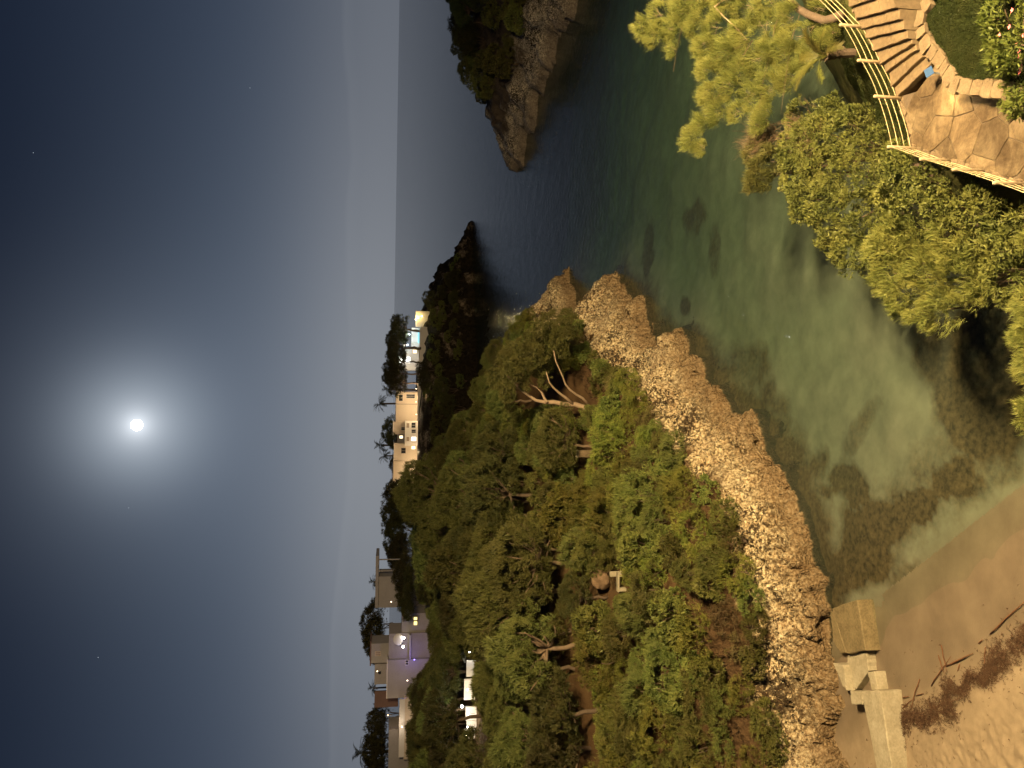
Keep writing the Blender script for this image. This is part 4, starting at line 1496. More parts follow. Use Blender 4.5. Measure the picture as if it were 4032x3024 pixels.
# thin pale twigs inside the sprays
rq = random.Random(3)
b = MB()
for l in b3:
    for k in range(4):
        q = Vector(l[:3])
        e2 = q + Vector((rq.uniform(-1, 1), rq.uniform(-1, 1), rq.uniform(-.2, 1))).normalized() * l[3] * .6
        s2 = q + Vector((rq.uniform(-1, 1), rq.uniform(-1, 1), rq.uniform(-1, 0))).normalized() * l[3] * .5
        b.tube(limb(s2, e2, 0.1, 4, 0.06, rq), [.009, .008, .006, .003], 4, False)
struct(b.build('twigs', M['bark'], pine), 'stuff')


# palms
def frond(b, root, az, el, L, droop, nl, ll, rq):
    pts = []
    q = Vector(root)
    d = Vector((math.cos(az) * math.cos(el), math.sin(az) * math.cos(el), math.sin(el)))
    n = 12
    for i in range(n + 1):
        pts.append(q.copy())
        q = q + d * (L / n)
        d = (d + Vector((0, 0, -droop / n))).normalized()
    b.tube(pts, [.022 * (1 - .85 * i / n) * L / 2 + .004 for i in range(n + 1)], 4, False)
    vs, fs = [], []
    for i in range(nl):
        t_ = 0.22 + 0.78 * i / nl
        k = min(n - 1, int(t_ * n))
        p = pts[k].lerp(pts[k + 1], t_ * n - k)
        ax = (pts[k + 1] - pts[k]).normalized()
        sd = ax.cross(Vector((0, 0, 1))).normalized()
        up_ = sd.cross(ax)
        for s_ in (-1, 1):
            dd_ = (ax * 0.75 + sd * s_ * 0.8 + up_ * rq.uniform(.05, .35)).normalized()
            l = ll * (1 - 0.55 * abs(t_ - .45)) * rq.uniform(.85, 1.1)
            w_ = ax * 0.03 * ll / .5
            o0 = len(vs)
            vs += [p - w_, p + w_, p + dd_ * l + Vector((0, 0, -.12 * l))]
            fs.append((o0, o0 + 1, o0 + 2))
    b.add(vs, fs)


pm = empty('young_palm', tuple(atz(1826, 113, 6.4)))
tag(pm, 'short shaggy palm with arching fronds outside the railing', 'palm')
top = Vector(local([aty(1786, 120, 31.3)], pm)[0])
b = MB()
rq = random.Random(9)
b.tube([(0, 0, -.4), tuple(top * .4), tuple(top)], [.2, .19, .15], 9)
for i in range(70):
    a, t_ = i * 2.399, i / 70
    q = top * t_
    b.tube([q + Vector((math.cos(a) * .13, math.sin(a) * .13, 0)), q + Vector((math.cos(a) * .27, math.sin(a) * .27, .12))], [.05, .012], 4)
b.build('trunk', M['dark_bark'], pm)
for i in range(8):
    b = MB()
    frond(b, top, i * 2.399 + .4, rq.uniform(.6, 1.3), rq.uniform(1.4, 2.2), rq.uniform(1.1, 1.8), 34, .42, rq)
    b.build('frond', M['palm'], pm)

# oleander with pink flowers on the lawn
ol = empty('oleander', tuple(atz(2195, 95, 8.6)))
tag(ol, 'leafy oleander with small pink flowers growing on the lawn', 'oleander')
lob = [(2170, 20, 8.6, .6), (2200, 60, 8.7, .8), (2190, 110, 8.6, .7), (2210, 150, 8.6, .8), (2225, 100, 8.6, .9), (2180, 70, 8.6, .55), (2215, 10, 8.7, .8), (2225, 200, 8.5, .7), (2200, 165, 8.4, .5)]
lb = [(*local([atz(l[0], l[1], l[2] + .5)], ol)[0], l[3], l[3], l[3] * .9) for l in lob]
link('crown', lobes_mesh('crown', lb, 110, 5, 0.17, 0.022, 0.8, np.random.default_rng(208), .5, True), M['oleander'], ol)
b = MB()
for l in lb[::2]:
    b.tube(limb((0, 0, -.2), l[:3], .1, 5, .05, rq), [.04, .035, .03, .02, .012], 5)
b.build('stems', M['dark_bark'], ol)
for k, (x, y) in enumerate([(888 * 0 + 2100, 95), (1975, 165), (1985, 325), (2140, 415), (2165, 470), (2130, 535), (2180, 615), (2165, 520), (2170, 670), (2205, 330), (2075, 250)]):
    p_ = Vector(local([wpt(x, y, 9.35)], ol)[0])
    b = MB()
    for i in range(5):
        a = i * 1.2566
        d1 = Vector((math.cos(a), math.sin(a), .35)) * .07
        d2 = Vector((math.cos(a + .5), math.sin(a + .5), .1)) * .05
        d3 = Vector((math.cos(a - .5), math.sin(a - .5), .1)) * .05
        b.add([p_, p_ + d2, p_ + d1, p_ + d3], [(0, 1, 2, 3)])
    b.build('flower', M['flower'], ol)

# ------------------------------------------------------------------ beach: concrete, driftwood, seaweed
def slab_from(name, label, cat, quad, ztop, zbot, mat, bev=0.03, ztops=None, rz=None):
    P4 = [atz(x, y, ztop) for x, y in quad]
    e = empty(name, (float(np.mean([q[0] for q in P4])), float(np.mean([q[1] for q in P4])), zbot))
    tag(e, label, cat)
    n = 5
    pts = []
    for i in range(len(P4)):
        a, b2 = P4[i], P4[(i + 1) % len(P4)]
        for k in range(n):
            q = a + (b2 - a) * k / n
            pts.append((q[0] - e.location.x + random.uniform(-.025, .025), q[1] - e.location.y + random.uniform(-.025, .025)))
    MB().prism(pts, -0.3, [ztop - zbot + random.uniform(-.015, .015) for _ in pts], bev).build('body', M[mat], e)
    return e


def zb8(x, y):
    return ((3100 + x / 2.37) / K, (2324 + y / 2.37) / K)


slab_from('concrete_block', 'algae-stained concrete slipway block standing in the shallows by the rock', 'block',
          [zb8(*q) for q in [(415, 170), (650, 85), (735, 560), (560, 600)]], 0.85, -0.4, 'mossy', .05)
slab_from('concrete_ledge', 'curved low concrete ledge between rock and slipway block', 'ledge',
          [zb8(*q) for q in [(400, 190), (430, 200), (545, 580), (500, 590), (430, 480)]], 0.45, -0.4, 'mossy')
slab_from('concrete_step', 'broken pale concrete step between the block and the sea wall', 'step',
          [zb8(*q) for q in [(560, 610), (735, 570), (760, 750), (640, 930), (560, 940)]], 0.55, -0.2, 'concrete')
slab_from('stone_slab', 'leaning pale stone slab against the foot of the cliff', 'slab',
          [zb8(*q) for q in [(430, 680), (520, 700), (560, 940), (520, 900)]], 0.95, -0.2, 'concrete')
slab_from('wall_post', 'short orange-stained concrete kerb before the sea wall', 'kerb',
          [zb8(*q) for q in [(745, 765), (815, 755), (850, 930), (790, 930)]], 0.72, -0.2, 'concrete')
slab_from('sea_wall', 'long low pale concrete wall at the edge of the beach sand', 'wall',
          [zb8(*q) for q in [(690, 940), (865, 935), (1000, 1800), (870, 1850)]], 1.35, 0.0, 'concrete', .05)
slab_from('wall_footing', 'square concrete footing at the end of the sea wall', 'footing',
          [zb8(*q) for q in [(585, 940), (690, 945), (700, 1065), (600, 1070)]], 1.0, 0.0, 'concrete')

# drift of dry seaweed along the high-water line
line = [zb8(*q) for q in [(900, 1130), (930, 1230), (1010, 1290), (1100, 1180), (1250, 1150), (1350, 1080), (1480, 1020), (1560, 900), (1680, 860), (1800, 800), (1920, 720), (2030, 650), (2110, 570), (2209, 500), (2330, 400)]]
LW = [h for h in (atz(x, y, 0.55)[:2] for x, y in line)]
LW = np.array(LW)
sl = np.concatenate([[0], np.cumsum(np.linalg.norm(np.diff(LW, axis=0), axis=1))])
rg = np.random.default_rng(77)
n = 4200
n *= 2
s_ = rg.uniform(0, sl[-1], n)
s_ = s_[rg.random(n) < np.clip(.7 + .7 * fbm(np.column_stack([s_ * 1.6, s_ * 0 + .5, s_ * 0 + .5]), 3, 14), .25, 1)]
n = len(s_)
wid = 0.12 + 0.5 * np.clip(vnoise(np.column_stack([s_ * .7, s_ * 0, s_ * 0]), 4) * .5 + .5, 0, 1)
off = rg.normal(0, 1, n) * wid * 0.75 + .35 * vnoise(np.column_stack([s_ * 1.3, s_ * 0 + 5, s_ * 0]), 6)
cx = np.interp(s_, sl, LW[:, 0]) + off * 0.62 + rg.normal(0, .05, n)
cy = np.interp(s_, sl, LW[:, 1]) + off * 0.78 + rg.normal(0, .05, n)
cz = h_beach(np.column_stack([cx, cy]))[0] + np.abs(rg.normal(0, .05, n)) + 0.03 + 0.06 * np.exp(-(off / wid) ** 2)
a = rg.uniform(0, 2 * math.pi, n)
d = np.column_stack([np.cos(a), np.sin(a), rg.normal(0, .25, n)])
V, Fq = tufts(np.column_stack([cx, cy, cz]), d, 3, 0.16, 0.022, 0.5, rg)
struct(link('seaweed_drift', np_mesh('seaweed_drift', V, Fq), M['debris']), 'stuff')
n = 1500
cxy = np.column_stack([rg.uniform(-22, -3, n), rg.uniform(24, 39, n)])
ss = h_beach(cxy)[1]
k = (ss > 1.5) & (rg.random(n) < np.exp(-np.abs(ss - 5) / 2.2))
cxy = cxy[k]
a = rg.uniform(0, 6.28, len(cxy))
V, Fq = tufts(np.column_stack([cxy, h_beach(cxy)[0] + .03]), np.column_stack([np.cos(a), np.sin(a), 0 * a + .05]), 2, 0.12, 0.03, 0.4, rg)
struct(link('beach_litter', np_mesh('beach_litter', V, Fq), M['debris']), 'stuff')
sticks = [((1845, 410), (2200, 75), .035), ((1740, 500), (1785, 460), .035), ((1440, 710), (1700, 590), .045), ((1385, 515), (1460, 770), .03), ((1360, 605), (1435, 780), .03), ((1310, 895), (1485, 620), .03), ((1805, 530), (1815, 745), .025),
          ((1990, 595), (1920, 700), .022), ((1195, 830), (1125, 1130), .03), ((1045, 1005), (1110, 990), .04), ((1170, 985), (1250, 965), .03), ((1040, 1110), (1160, 1010), .03), ((1310, 1110), (1640, 990), .022), ((970, 1390), (945, 1500), .03), ((965, 1430), (1020, 1650), .03), ((1570, 690), (1560, 760), .03)]
for (p0, p1, r_) in sticks:
    a0, b0 = atz(*zb8(*p0), .45), atz(*zb8(*p1), .45)
    a0[2], b0[2] = beach_z(*a0[:2]) + r_ + .02, beach_z(*b0[:2]) + r_ + .05
    o = MB().tube(limb(tuple(a0), tuple(b0), -.05, 6, .015), [r_ * .7, r_, r_ * .9, r_ * .8, r_ * .6, r_ * .35], 6).build('driftwood', M['stick'], None, True)
    tag(o, 'thin dark driftwood stick lying on the sand by the seaweed', 'driftwood', 'driftwood sticks on the beach')

# ------------------------------------------------------------------ headland wood
SKY_Y = [-50, 650, 700, 780, 850, 900, 950, 1000, 1050, 1100, 1200, 1250, 1300, 1350, 1450, 1500, 1600, 1750]
SKY_X = [1300, 1185, 1100, 1045, 1025, 1000, 975, 905, 890, 880, 872, 890, 930, 930, 925, 885, 872, 872]
PINES = [pine_proto(301, 7.2, 3.1), pine_proto(302, 6.4, 2.8, nl=11), pine_proto(303, 7.8, 3.3, (0.8, -0.4), 14, .6), pine_proto(304, 6.0, 2.6, (-.5, .3), 10, .5, 'pine')]
DARKP = [pine_proto(311, 7.0, 3.0, mat='pine_dark', bark='dark_bark'), pine_proto(312, 6.2, 2.7, (.4, .2), 11, mat='pine_dark', bark='dark_bark')]
DENSE = [shrub_proto(331, 3.4, 16, 'pine_dark', 6.4, .34, .06, 15, False, 7), shrub_proto(332, 3.0, 14, 'pine_dark', 6.0, .34, .06, 15, False, 7)]
SHR = [shrub_proto(321, 2.0, 11, 'shrub', 2.6), shrub_proto(322, 1.8, 10, 'shrub', 2.2, .22, .05, 30, True, 6, .8, .5), shrub_proto(323, 2.1, 12, 'shrub_bright', 2.8), shrub_proto(324, 1.7, 9, 'pine', 2.8, .34, .036, 22, False, 9, .4, .9),
       shrub_proto(325, 1.5, 8, 'brown_leaf', 1.7, .26, .03, 18, False, 6, .7, .4, 26)]
CLEAR = [(1243, 1290, 925, 990), (1278, 1335, 1222, 1290), (1115, 1275, 805, 885), (985, 1032, 1395, 1605)]
LAND = [((-6.5, 67), 'beside the masonry pillar'), ((-16, 62), 'round the bare soil clearing'), ((-12, 69), 'next to the round bright bush'), ((-2, 72), 'by the leaning umbrella pine'), ((-40, 126), 'by the glaring white garden wall'),
        ((-14, 45), 'above the slipway block'), ((-22, 43), 'above the long sea wall'), ((-4, 53), 'over the highest part of the lit cliff'), ((6, 84), 'behind the outer rock point'), ((10, 112), 'on the last rocks of the headland'),
        ((-38, 160), 'below the violet-lit villa'), ((-30, 180), 'below the grey flat-roofed house'), ((-14, 190), 'on the shore facing the cream villa'), ((-25, 100), 'in the heart of the wood'), ((-45, 90), 'on the landward side of the wood'), ((-6, 130), 'along the back shore of the headland')]
rr = random.Random(21)
placed = []


def tree_label(kind, x, y, s):
    size = 'small' if s < .8 else ('tall' if s > 1.1 else 'middling')
    lm_ = min(LAND, key=lambda L_: math.hypot(L_[0][0] - x, L_[0][1] - y))[1]
    return f'{size} {kind} {lm_}', f'{size} {kind}s {lm_}'


def try_place(pr, name, kind, cat, x, y, d, rad, hgt, s, sp, clear=True):
    z = ground_z(x, y) - .2
    for _ in range(5):                      # keep under the wood's outline
        tp_ = pix(np.array([x, y, z + hgt * s]))
        if tp_[0] < np.interp(tp_[1], SKY_Y, SKY_X):
            s *= .87
    tp_ = pix(np.array([x, y, z + hgt * s]))
    if tp_[0] < np.interp(tp_[1], SKY_Y, SKY_X) or s < .45:
        return
    c_ = pix(np.array([x, y, z + hgt * s * .65]))
    rp = rad * s * FPX / math.hypot(y, 18) / K * .5
    if y < 140 and any(a0 - rp < c_[0] < a1 + rp and b0 - rp < c_[1] < b1 + rp for a0, a1, b0, b1 in CLEAR):
        return
    sp = sp * s
    if any(math.hypot(x - a0, y - b0) < (sp + r0) * .5 for a0, b0, r0 in placed):
        return
    placed.append((x, y, sp))
    e = plant(pr, name, (x, y, z), s, rr.uniform(0, 6.28), s * rr.uniform(.85, 1.25), (rr.uniform(-.1, .1), rr.uniform(-.1, .1)))
    lab, grp = tree_label(kind, x, y, s)
    tag(e, lab, cat, grp)
    return e


# thicket along the top of the rocks
CAND = np.random.default_rng(4).uniform((-36, 37), (14, 118), (6500, 2))
CD = sdist(CAND, COAST_A)
for (x, y), d in zip(CAND, CD):
    x, y, d = float(x), float(y), float(d)
    d_min = float(veg_edge(x))
    if d < d_min or d > 17:
        continue
    u_ = rr.random()
    if d < d_min + 2 and u_ < .14:
        try_place(SHR[4], 'dry_shrub', 'brownish dry shrub', 'shrub', x, y, d, 1.5, 1.8, rr.uniform(.5, .9), 1.5)
    elif u_ < .22:
        try_place(SHR[3], 'pine_sapling', 'bushy yellowish young pine', 'pine', x, y, d, 1.7, 2.7, rr.uniform(.7, 1.25), 1.8)
    elif u_ < .5:
        try_place(SHR[2], 'evergreen_shrub', 'fresh green leafy shrub', 'shrub', x, y, d, 2.1, 2.9, rr.uniform(.5, 1.1) if d > d_min + 2 else rr.uniform(.45, .7), 1.85)
    else:
        try_place(SHR[rr.randrange(2)], 'evergreen_shrub', 'dark green leafy shrub', 'shrub', x, y, d, 2.0, 2.7, rr.uniform(.5, 1.2) if d > d_min + 2 else rr.uniform(.45, .7), 1.8)
n_shrub = len(placed)
# the wood behind
tries = 0
while tries < 7000 and len(placed) < n_shrub + 250:
    tries += 1
    Y = 50 + (205 - 50) * rr.random() ** 1.3
    yD = rr.uniform(560, 1760)
    q = aty(1300, yD, Y)
    x, y = float(q[0]), Y
    d = float(sdist([(x, y)], COAST_A)[0])
    if d < 8.5:
        continue
    u_ = rr.random()
    s = rr.choice([.8, .95, 1.1, 1.3, 1.5]) * rr.uniform(.92, 1.08) * (.72 if d < 18 else 1) * (1.25 if Y > 125 else 1)
    if u_ < .22 or (yD > 1250 and u_ < .45):
        try_place(DARKP[rr.randrange(2)], 'pine_tree', 'dark green pine', 'pine', x, y, d, 3.0, 6.8, s, 3.6)
    else:
        try_place(PINES[rr.randrange(4)], 'pine_tree', 'olive-green lumpy-crowned pine', 'pine', x, y, d, 3.0, 7.0, s, 3.6)
# undergrowth between the trunks
n_tree = len(placed)
CAND = np.random.default_rng(14).uniform((-46, 52), (8, 135), (5000, 2))
CD = sdist(CAND, COAST_A)
for (x, y), d in zip(CAND, CD):
    if d > 12 and abs(x) < .55 * y and len(placed) < n_tree + 75:
        u_ = rr.random()
        pr = SHR[3] if u_ < .45 else (SHR[1] if u_ < .7 else SHR[0])
        try_place(pr, 'undergrowth', ('shaggy undergrowth pine' if pr is SHR[3] else 'shaggy undergrowth shrub'), 'shrub', float(x), float(y), float(d), 1.9, 2.7, rr.uniform(.8, 1.35), 1.5)
print('shrubs', n_shrub, 'trees', len(placed) - n_shrub, 'tries', tries)

# leaning umbrella pine with pale bare limbs at the cliff head
def zc(x, y):
    return ((1800 + x / 2.37) / K, (1000 + y / 2.37) / K)


_lb = hit_ground(*zc(1270, 1466))
YP = float(_lb[1])
lp_ = empty('leaning_pine', tuple(_lb))
tag(lp_, 'umbrella pine leaning seaward on long pale bare limbs above the cliff', 'pine')


def limb_px(pts, Y0, Y1):
    n = len(pts)
    return local([tuple(aty(*zc(*q), Y0 + (Y1 - Y0) * i / (n - 1))) for i, q in enumerate(pts)], lp_)


MB().tube(limb_px([(1275, 1470), (1240, 1448), (1170, 1428), (1100, 1403), (1000, 1402), (900, 1382), (830, 1385), (730, 1365), (600, 1272), (500, 1170), (430, 1100)], YP, YP + 1.5),
          [.34, .31, .27, .25, .23, .22, .20, .16, .13, .10, .06], 9).build('trunk', M['bark'], lp_, True)
for pts, r0, y1 in [([(840, 1385), (815, 1350), (790, 1290), (740, 1250), (690, 1220), (640, 1150)], .15, YP + 2), ([(1080, 1400), (1010, 1340), (950, 1295), (900, 1250), (860, 1200), (830, 1100)], .17, YP - 1.2),
                    ([(1225, 1405), (1170, 1345), (1110, 1312), (1050, 1265), (1010, 1215), (970, 1110), (920, 1000), (900, 900)], .15, YP - 2)]:
    q = limb_px(pts, YP + .4, y1)
    MB().tube(q, [r0 * (1 - .7 * i / (len(q) - 1)) for i in range(len(q))], 8).build('limb', M['bark'], lp_, True)
rq = random.Random(15)
ul = [(330, 1130), (400, 1060), (360, 1200), (450, 980), (520, 920), (600, 860), (680, 790), (760, 700), (850, 630), (930, 590), (1030, 600), (1090, 650), (1050, 730), (960, 700), (880, 740), (800, 800), (720, 870),
      (640, 950), (560, 1030), (500, 1110), (450, 1200), (480, 1300), (500, 1400), (700, 1000), (780, 930), (860, 870), (930, 830), (1000, 800), (980, 880), (840, 1000), (760, 1080), (820, 1180), (620, 1120), (640, 1210)]
lob = []
for i, q in enumerate(ul):
    P3 = local([aty(*zc(*q), YP + rq.uniform(-2.6, 3.2))], lp_)[0]
    r_ = rq.uniform(.75, 1.15)
    lob.append((*P3, r_, r_, r_ * .8))
link('crown', lobes_mesh('crown', lob, 34, 6, .30, .05, .5, np.random.default_rng(215), .55), M['pine'], lp_)
# round clipped-looking bush
rb = bush('round_bush', 'single round dense bright green bush in the middle of the headland wood', 'bush',
          [(1225, 1120, 69, 2.2, .95), (1195, 1120, 69.5, 1.4), (1250, 1110, 69, 1.5), (1225, 1085, 69.3, 1.5), (1225, 1150, 69.3, 1.5)], 'shrub_bright', 34, 6, .22, .07, .8, 216, True, .5, (float(aty(1225, 1120, 69.5)[0]), 69.5, ground_z(-12, 69.5)))

# dry tufts and litter shrubs on the bare clearing
for k in range(26):
    q = hit_ground(rr.uniform(1265, 1352), rr.uniform(1180, 1335))
    e = plant(SHR[4], 'dry_tuft', (float(q[0]), float(q[1]), float(q[2]) - .1), rr.uniform(.16, .36), rr.uniform(0, 6.28), rr.uniform(.12, .25))
    tag(e, 'low brown dry tuft on the bare soil clearing', 'dry plant', 'dry tufts on the clearing')

# masonry pillar, stones and bench along the headland footpath
pb = hit_ground(1281, 980)
pz = pb[2]
pil = empty('stone_pillar', (pb[0], pb[1], min(pz, pb[2]) - .3))
tag(pil, 'square pale masonry pillar standing by the footpath in the headland wood', 'pillar')
topz = float(aty(1245, 980, float(pb[1]))[2]) - pil.location.z
rq = random.Random(44)
MB().box(-.27, .27, -.27, .27, 0, topz - .12).build('core', M['joint'], pil)
zc_ = 0.0
while zc_ < topz - .2:
    hh_ = rq.uniform(.16, .24)
    for sx in (-1, 1):
        for ax in (0, 1):
            w_ = rq.uniform(.26, .34)
            o = bpy.data.objects.new('stone', BLK[rq.randrange(7)])
            col.objects.link(o)
            o.parent = pil
            o.location = (sx * .15, (-.25 if ax == 0 else .25) + 0 * w_, zc_)
            o.scale = (w_ * 1.05, .16, hh_)
    for sy in (-1, 1):
        o = bpy.data.objects.new('stone', BLK[rq.randrange(7)])
        col.objects.link(o)
        o.parent = pil
        o.location = (sy * .25, 0, zc_)
        o.scale = (.16, .40, hh_)
    zc_ += hh_
MB().box(-.36, .36, -.36, .36, topz - .13, topz, .02).build('cap', M['concrete'], pil)
for k, (x, y, s) in enumerate([(1290, 893, .55), (1288, 905, .4), (1290, 917, .45), (1294, 930, .5), (1293, 943, .65), (1289, 950, .4), (1258, 917, .5), (1292, 965, .4)]):
    q = hit_ground(x + 4, y)
    q2 = float(q[2])
    o = bpy.data.objects.new('path_stone', BLK[k % 7])
    col.objects.link(o)
    o.location = (q[0], q[1], q2 - .1)
    o.scale = (s, s * .8, s * .8 + .1)
    o.rotation_euler = (0, 0, k * 1.3)
    tag(o, 'pale rough stone lining the footpath beside the masonry pillar', 'stone', 'stones lining the headland footpath')
q = hit_ground(1312, 1243)
bo_me = MB().ball((0, 0, 0), 1, 22, 14).mesh('boulder', False)
vv = np.array([v_.co[:] for v_ in bo_me.vertices])
vv *= (1 + .22 * fbm(vv * 1.3, 3, 3) + .1 * (worley(vv * 2, 4) - .5))[:, None]
bo_me.vertices.foreach_set('co', vv.astype(np.float32).ravel())
bo = link('boulder', bo_me, M['boulder'], None, (q[0], q[1], ground_z(q[0], q[1]) + .45))
bo.scale = (1.05, .8, .85)
tag(bo, 'rounded brown boulder on bare soil beside the stone bench', 'boulder')
q = hit_ground(1346, 1257)
bn = empty('stone_bench', (q[0], q[1], ground_z(q[0], q[1]) - .05))
tag(bn, 'pale stone bench with an upright end on the red soil clearing', 'bench')
MB().box(-.75, .75, -.25, .25, .38, .5, .02).build('seat', M['concrete'], bn)
MB().box(-.7, -.45, -.22, .22, -.2, .377, .02).build('leg', M['concrete'], bn)
MB().box(.45, .7, -.22, .22, -.2, .377, .02).build('leg', M['concrete'], bn)
MB().box(.35, .75, .255, .45, -.2, 1.0, .03).build('backrest', M['concrete'], bn)

# trees on the rock spit across the bay
rr = random.Random(5)
k = 0
spit = []
tries = 0
while k < 120 and tries < 6000:
    tries += 1
    x, y = rr.uniform(50, 118), rr.uniform(95, 190)
    P1 = np.array([[x, y]])
    d = float(sdist(P1, COAST_B)[0])
    if d < 6.5 or d > 36 or math.hypot(x - 49, y - 173) < 15:
        continue
    if any(math.hypot(x - a, y - b_) < 3.0 for a, b_ in spit):
        continue
    spit.append((x, y))
    z = float(h_B(P1)[0][0])
    big = d > 18
    e = plant(rr.choice([PINES[3], PINES[1], DENSE[1]]) if big else SHR[rr.choice([0, 1, 3])], 'pine_tree' if big else 'evergreen_shrub', (x, y, z - .3), rr.uniform(.75, 1.1) if big else rr.uniform(1.0, 1.6), rr.uniform(0, 6.28))
    if big:
        tag(e, 'dim brownish pine growing on the rock spit across the bay', 'pine', 'pines on the rock spit')
    else:
        tag(e, 'low dim shrub clinging to the rock spit across the bay', 'shrub', 'shrubs on the rock spit')
    k += 1

# scrub on the distant headland's cliffs
rr = random.Random(8)
far = []
for k in range(3000):
    x, y = rr.uniform(-60, 46), rr.uniform(234, 262)
    P1 = np.array([[x, y]])
    d = float(sdist(P1, COAST_A)[0])
    if d < 1.0 or d > 7.5 or math.hypot(x - 52, y - 261) < 8 or len(far) > 110:
        continue
    if any(math.hypot(x - a, y - b_) < 2.9 for a, b_ in far):
        continue
    far.append((x, y))
    s = rr.uniform(.9, 1.7)
    e = plant(DENSE[k % 2] if rr.random() < .3 else SHR[rr.randrange(2)], 'cliff_scrub', (x, y, ground_z(x, y) - 1.0), s * .8, rr.uniform(0, 6.28))
    tag(e, 'dark scrub clinging to the shaded cliff below the distant villas', 'shrub', 'scrub on the distant cliffs')

# ------------------------------------------------------------------ villas
GLOW = emis('warm_window', (1.0, 0.80, 0.48), 2.6)
GLOWW = emis('white_window', (1.0, 0.97, 0.90), 3.0)
GLOWY = emis('yellow_window', (1.0, 0.78, 0.25), 2.4)
GLOWO = emis('orange_window', (1.0, 0.45, 0.15), 0.5)
POOL = emis('pool_light', (0.35, 0.85, 1.0), 1.2)


class House:
    def __init__(s, name, label, x, y, Y, cat='house'):
        s.Y = Y
        p = aty(x, y, Y)
        s.e = empty(name, (float(p[0]), Y, float(p[2])))
        tag(s.e, label, cat)

    def rect(s, x0, x1, y0, y1, Y):
        xm, ym = (x0 + x1) / 2, (y0 + y1) / 2
        return float(aty(xm, y1, Y)[0]) - s.e.location.x, float(aty(xm, y0, Y)[0]) - s.e.location.x, float(aty(x1, ym, Y)[2]) - s.e.location.z, float(aty(x0, ym, Y)[2]) - s.e.location.z

    def block(s, part, mat, x0, x1, y0, y1, dY=0.0, depth=6.0, sink=0.0, parent=None, bev=0.0):
        X0, X1, Z0, Z1 = s.rect(x0, x1, y0, y1, s.Y + dY)
        return MB().box(X0, X1, dY, dY + depth, Z0 - sink, Z1, bev).build(part, mat if not isinstance(mat, str) else M[mat], parent or s.e)

    def roof(s, x0, y0, y1, dY, depth, mat='plaster', over=.25, h=.25):
        X0, X1, Z0, Z1 = s.rect(x0, x0 + 5, y0, y1, s.Y + dY)
        return MB().box(X0 - over, X1 + over, dY - over, dY + depth + over, Z1 + .003, Z1 + h).build('roof', M[mat], s.e)

    def window(s, x0, x1, y0, y1, dY, glass='dark', frame='plaster', mull=1):
        X0, X1, Z0, Z1 = s.rect(x0, x1, y0, y1, s.Y + dY)
        f = MB()
        t_ = .09
        for a in ((X0 - t_, X0, Z0 - t_, Z1 + t_), (X1, X1 + t_, Z0 - t_, Z1 + t_), (X0, X1, Z1, Z1 + t_), (X0, X1, Z0 - t_, Z0)):
            f.box(a[0], a[1], dY - .09, dY - .004, a[2], a[3])
        for i in range(mull):
            xm = X0 + (X1 - X0) * (i + 1) / (mull + 1)
            f.box(xm - .035, xm + .035, dY - .07, dY - .004, Z0, Z1)
        w_ = f.build('window', M[frame], s.e)
        MB().box(X0, X1, dY - .04, dY - .003, Z0, Z1).build('pane', M[glass] if isinstance(glass, str) else glass, w_)
        return w_


def lamp(x, y, Y, energy, color, label, r=.22, glow=30, post=1.6, cat='lamp', off=(0, -.6, .2), group=None):
    p = aty(x, y, Y)
    e = empty('garden_lamp', tuple(p))
    tag(e, label, cat, group)
    MB().ball((0, 0, 0), r, 12, 8).build('globe', emis('lamp_globe', color, glow), e, True)
    MB().tube([(0, 0, -r * .9), (0, 0, -post)], .04, 6).build('post', M['metal'], e)
    l = bpy.data.lights.new('garden_lamp_light', 'POINT')
    l.energy, l.color, l.shadow_soft_size = energy, color, .3
    o = bpy.data.objects.new('garden_lamp_light', l)
    o.location = Vector(p) + Vector(off)
    col.objects.link(o)


WARM, WHITE = (1.0, 0.72, 0.42), (1.0, 0.93, 0.82)
# the cream villa on the distant headland
v1 = House('cream_villa', 'long cream villa with terraces and a small tower on the distant headland', 897, 900, 262)
v1.block('wall', 'cream', 856, 897, 846, 911, 2.0, 8, 4)
v1.roof(856, 846, 911, 2.0, 8, 'grey_plaster')
for y in (873, 846.8):
    v1.block('pilaster', 'shutter', 856.5, 897, y - .8, y + .8, 1.85, .14, 4)
v1.window(862, 870, 853, 866, 2.0, 'dark', 'plaster')
v1.window(878, 896, 852, 860, 2.0, 'dark', 'plaster')
v1.block('tower', 'cream', 851, 880, 911.4, 938, 1.0, 6, 6)
v1.roof(851, 911.4, 938, 1.0, 6, 'plaster', .3, .35)
v1.window(867, 875, 923, 929, 1.0, 'dark', 'plaster', 1)
v1.block('terrace_bay', 'plaster', 876, 908, 910, 963, -1.5, 2.4, 6)
v1.block('cornice', 'plaster', 874.6, 876, 909, 964, -1.75, 2.8)
v1.window(889, 897.5, 913, 924, -1.5, 'dark', 'plaster', 1)
v1.window(889, 898, 928, 935, -1.5, 'dark', 'plaster', 1)
v1.window(888.5, 899, 944, 952, -1.5, GLOWW, 'plaster', 1)
v1.window(878, 884, 914, 924, -1.5, 'shutter', 'plaster', 0)
v1.window(878, 884, 944, 953, -1.5, 'shutter', 'plaster', 0)
v1.block('balustrade', 'plaster', 899, 906, 911, 961, -1.9, .3)
v1.block('side_wing', 'grey_plaster', 858, 884, 938.5, 957, 2.5, 6, 6)
v1.window(863, 870, 941, 947, 2.5, GLOW, 'plaster', 0)
v1.block('west_wing', 'cream', 852, 901, 957.6, 995, 0.4, 8, 6)
v1.roof(852, 957.6, 995, 0.4, 8, 'plaster')
v1.window(867, 876, 968, 979, .4, 'dark', 'shutter', 1)
v1.window(889, 897, 964, 970, .4, GLOW, 'plaster', 0)
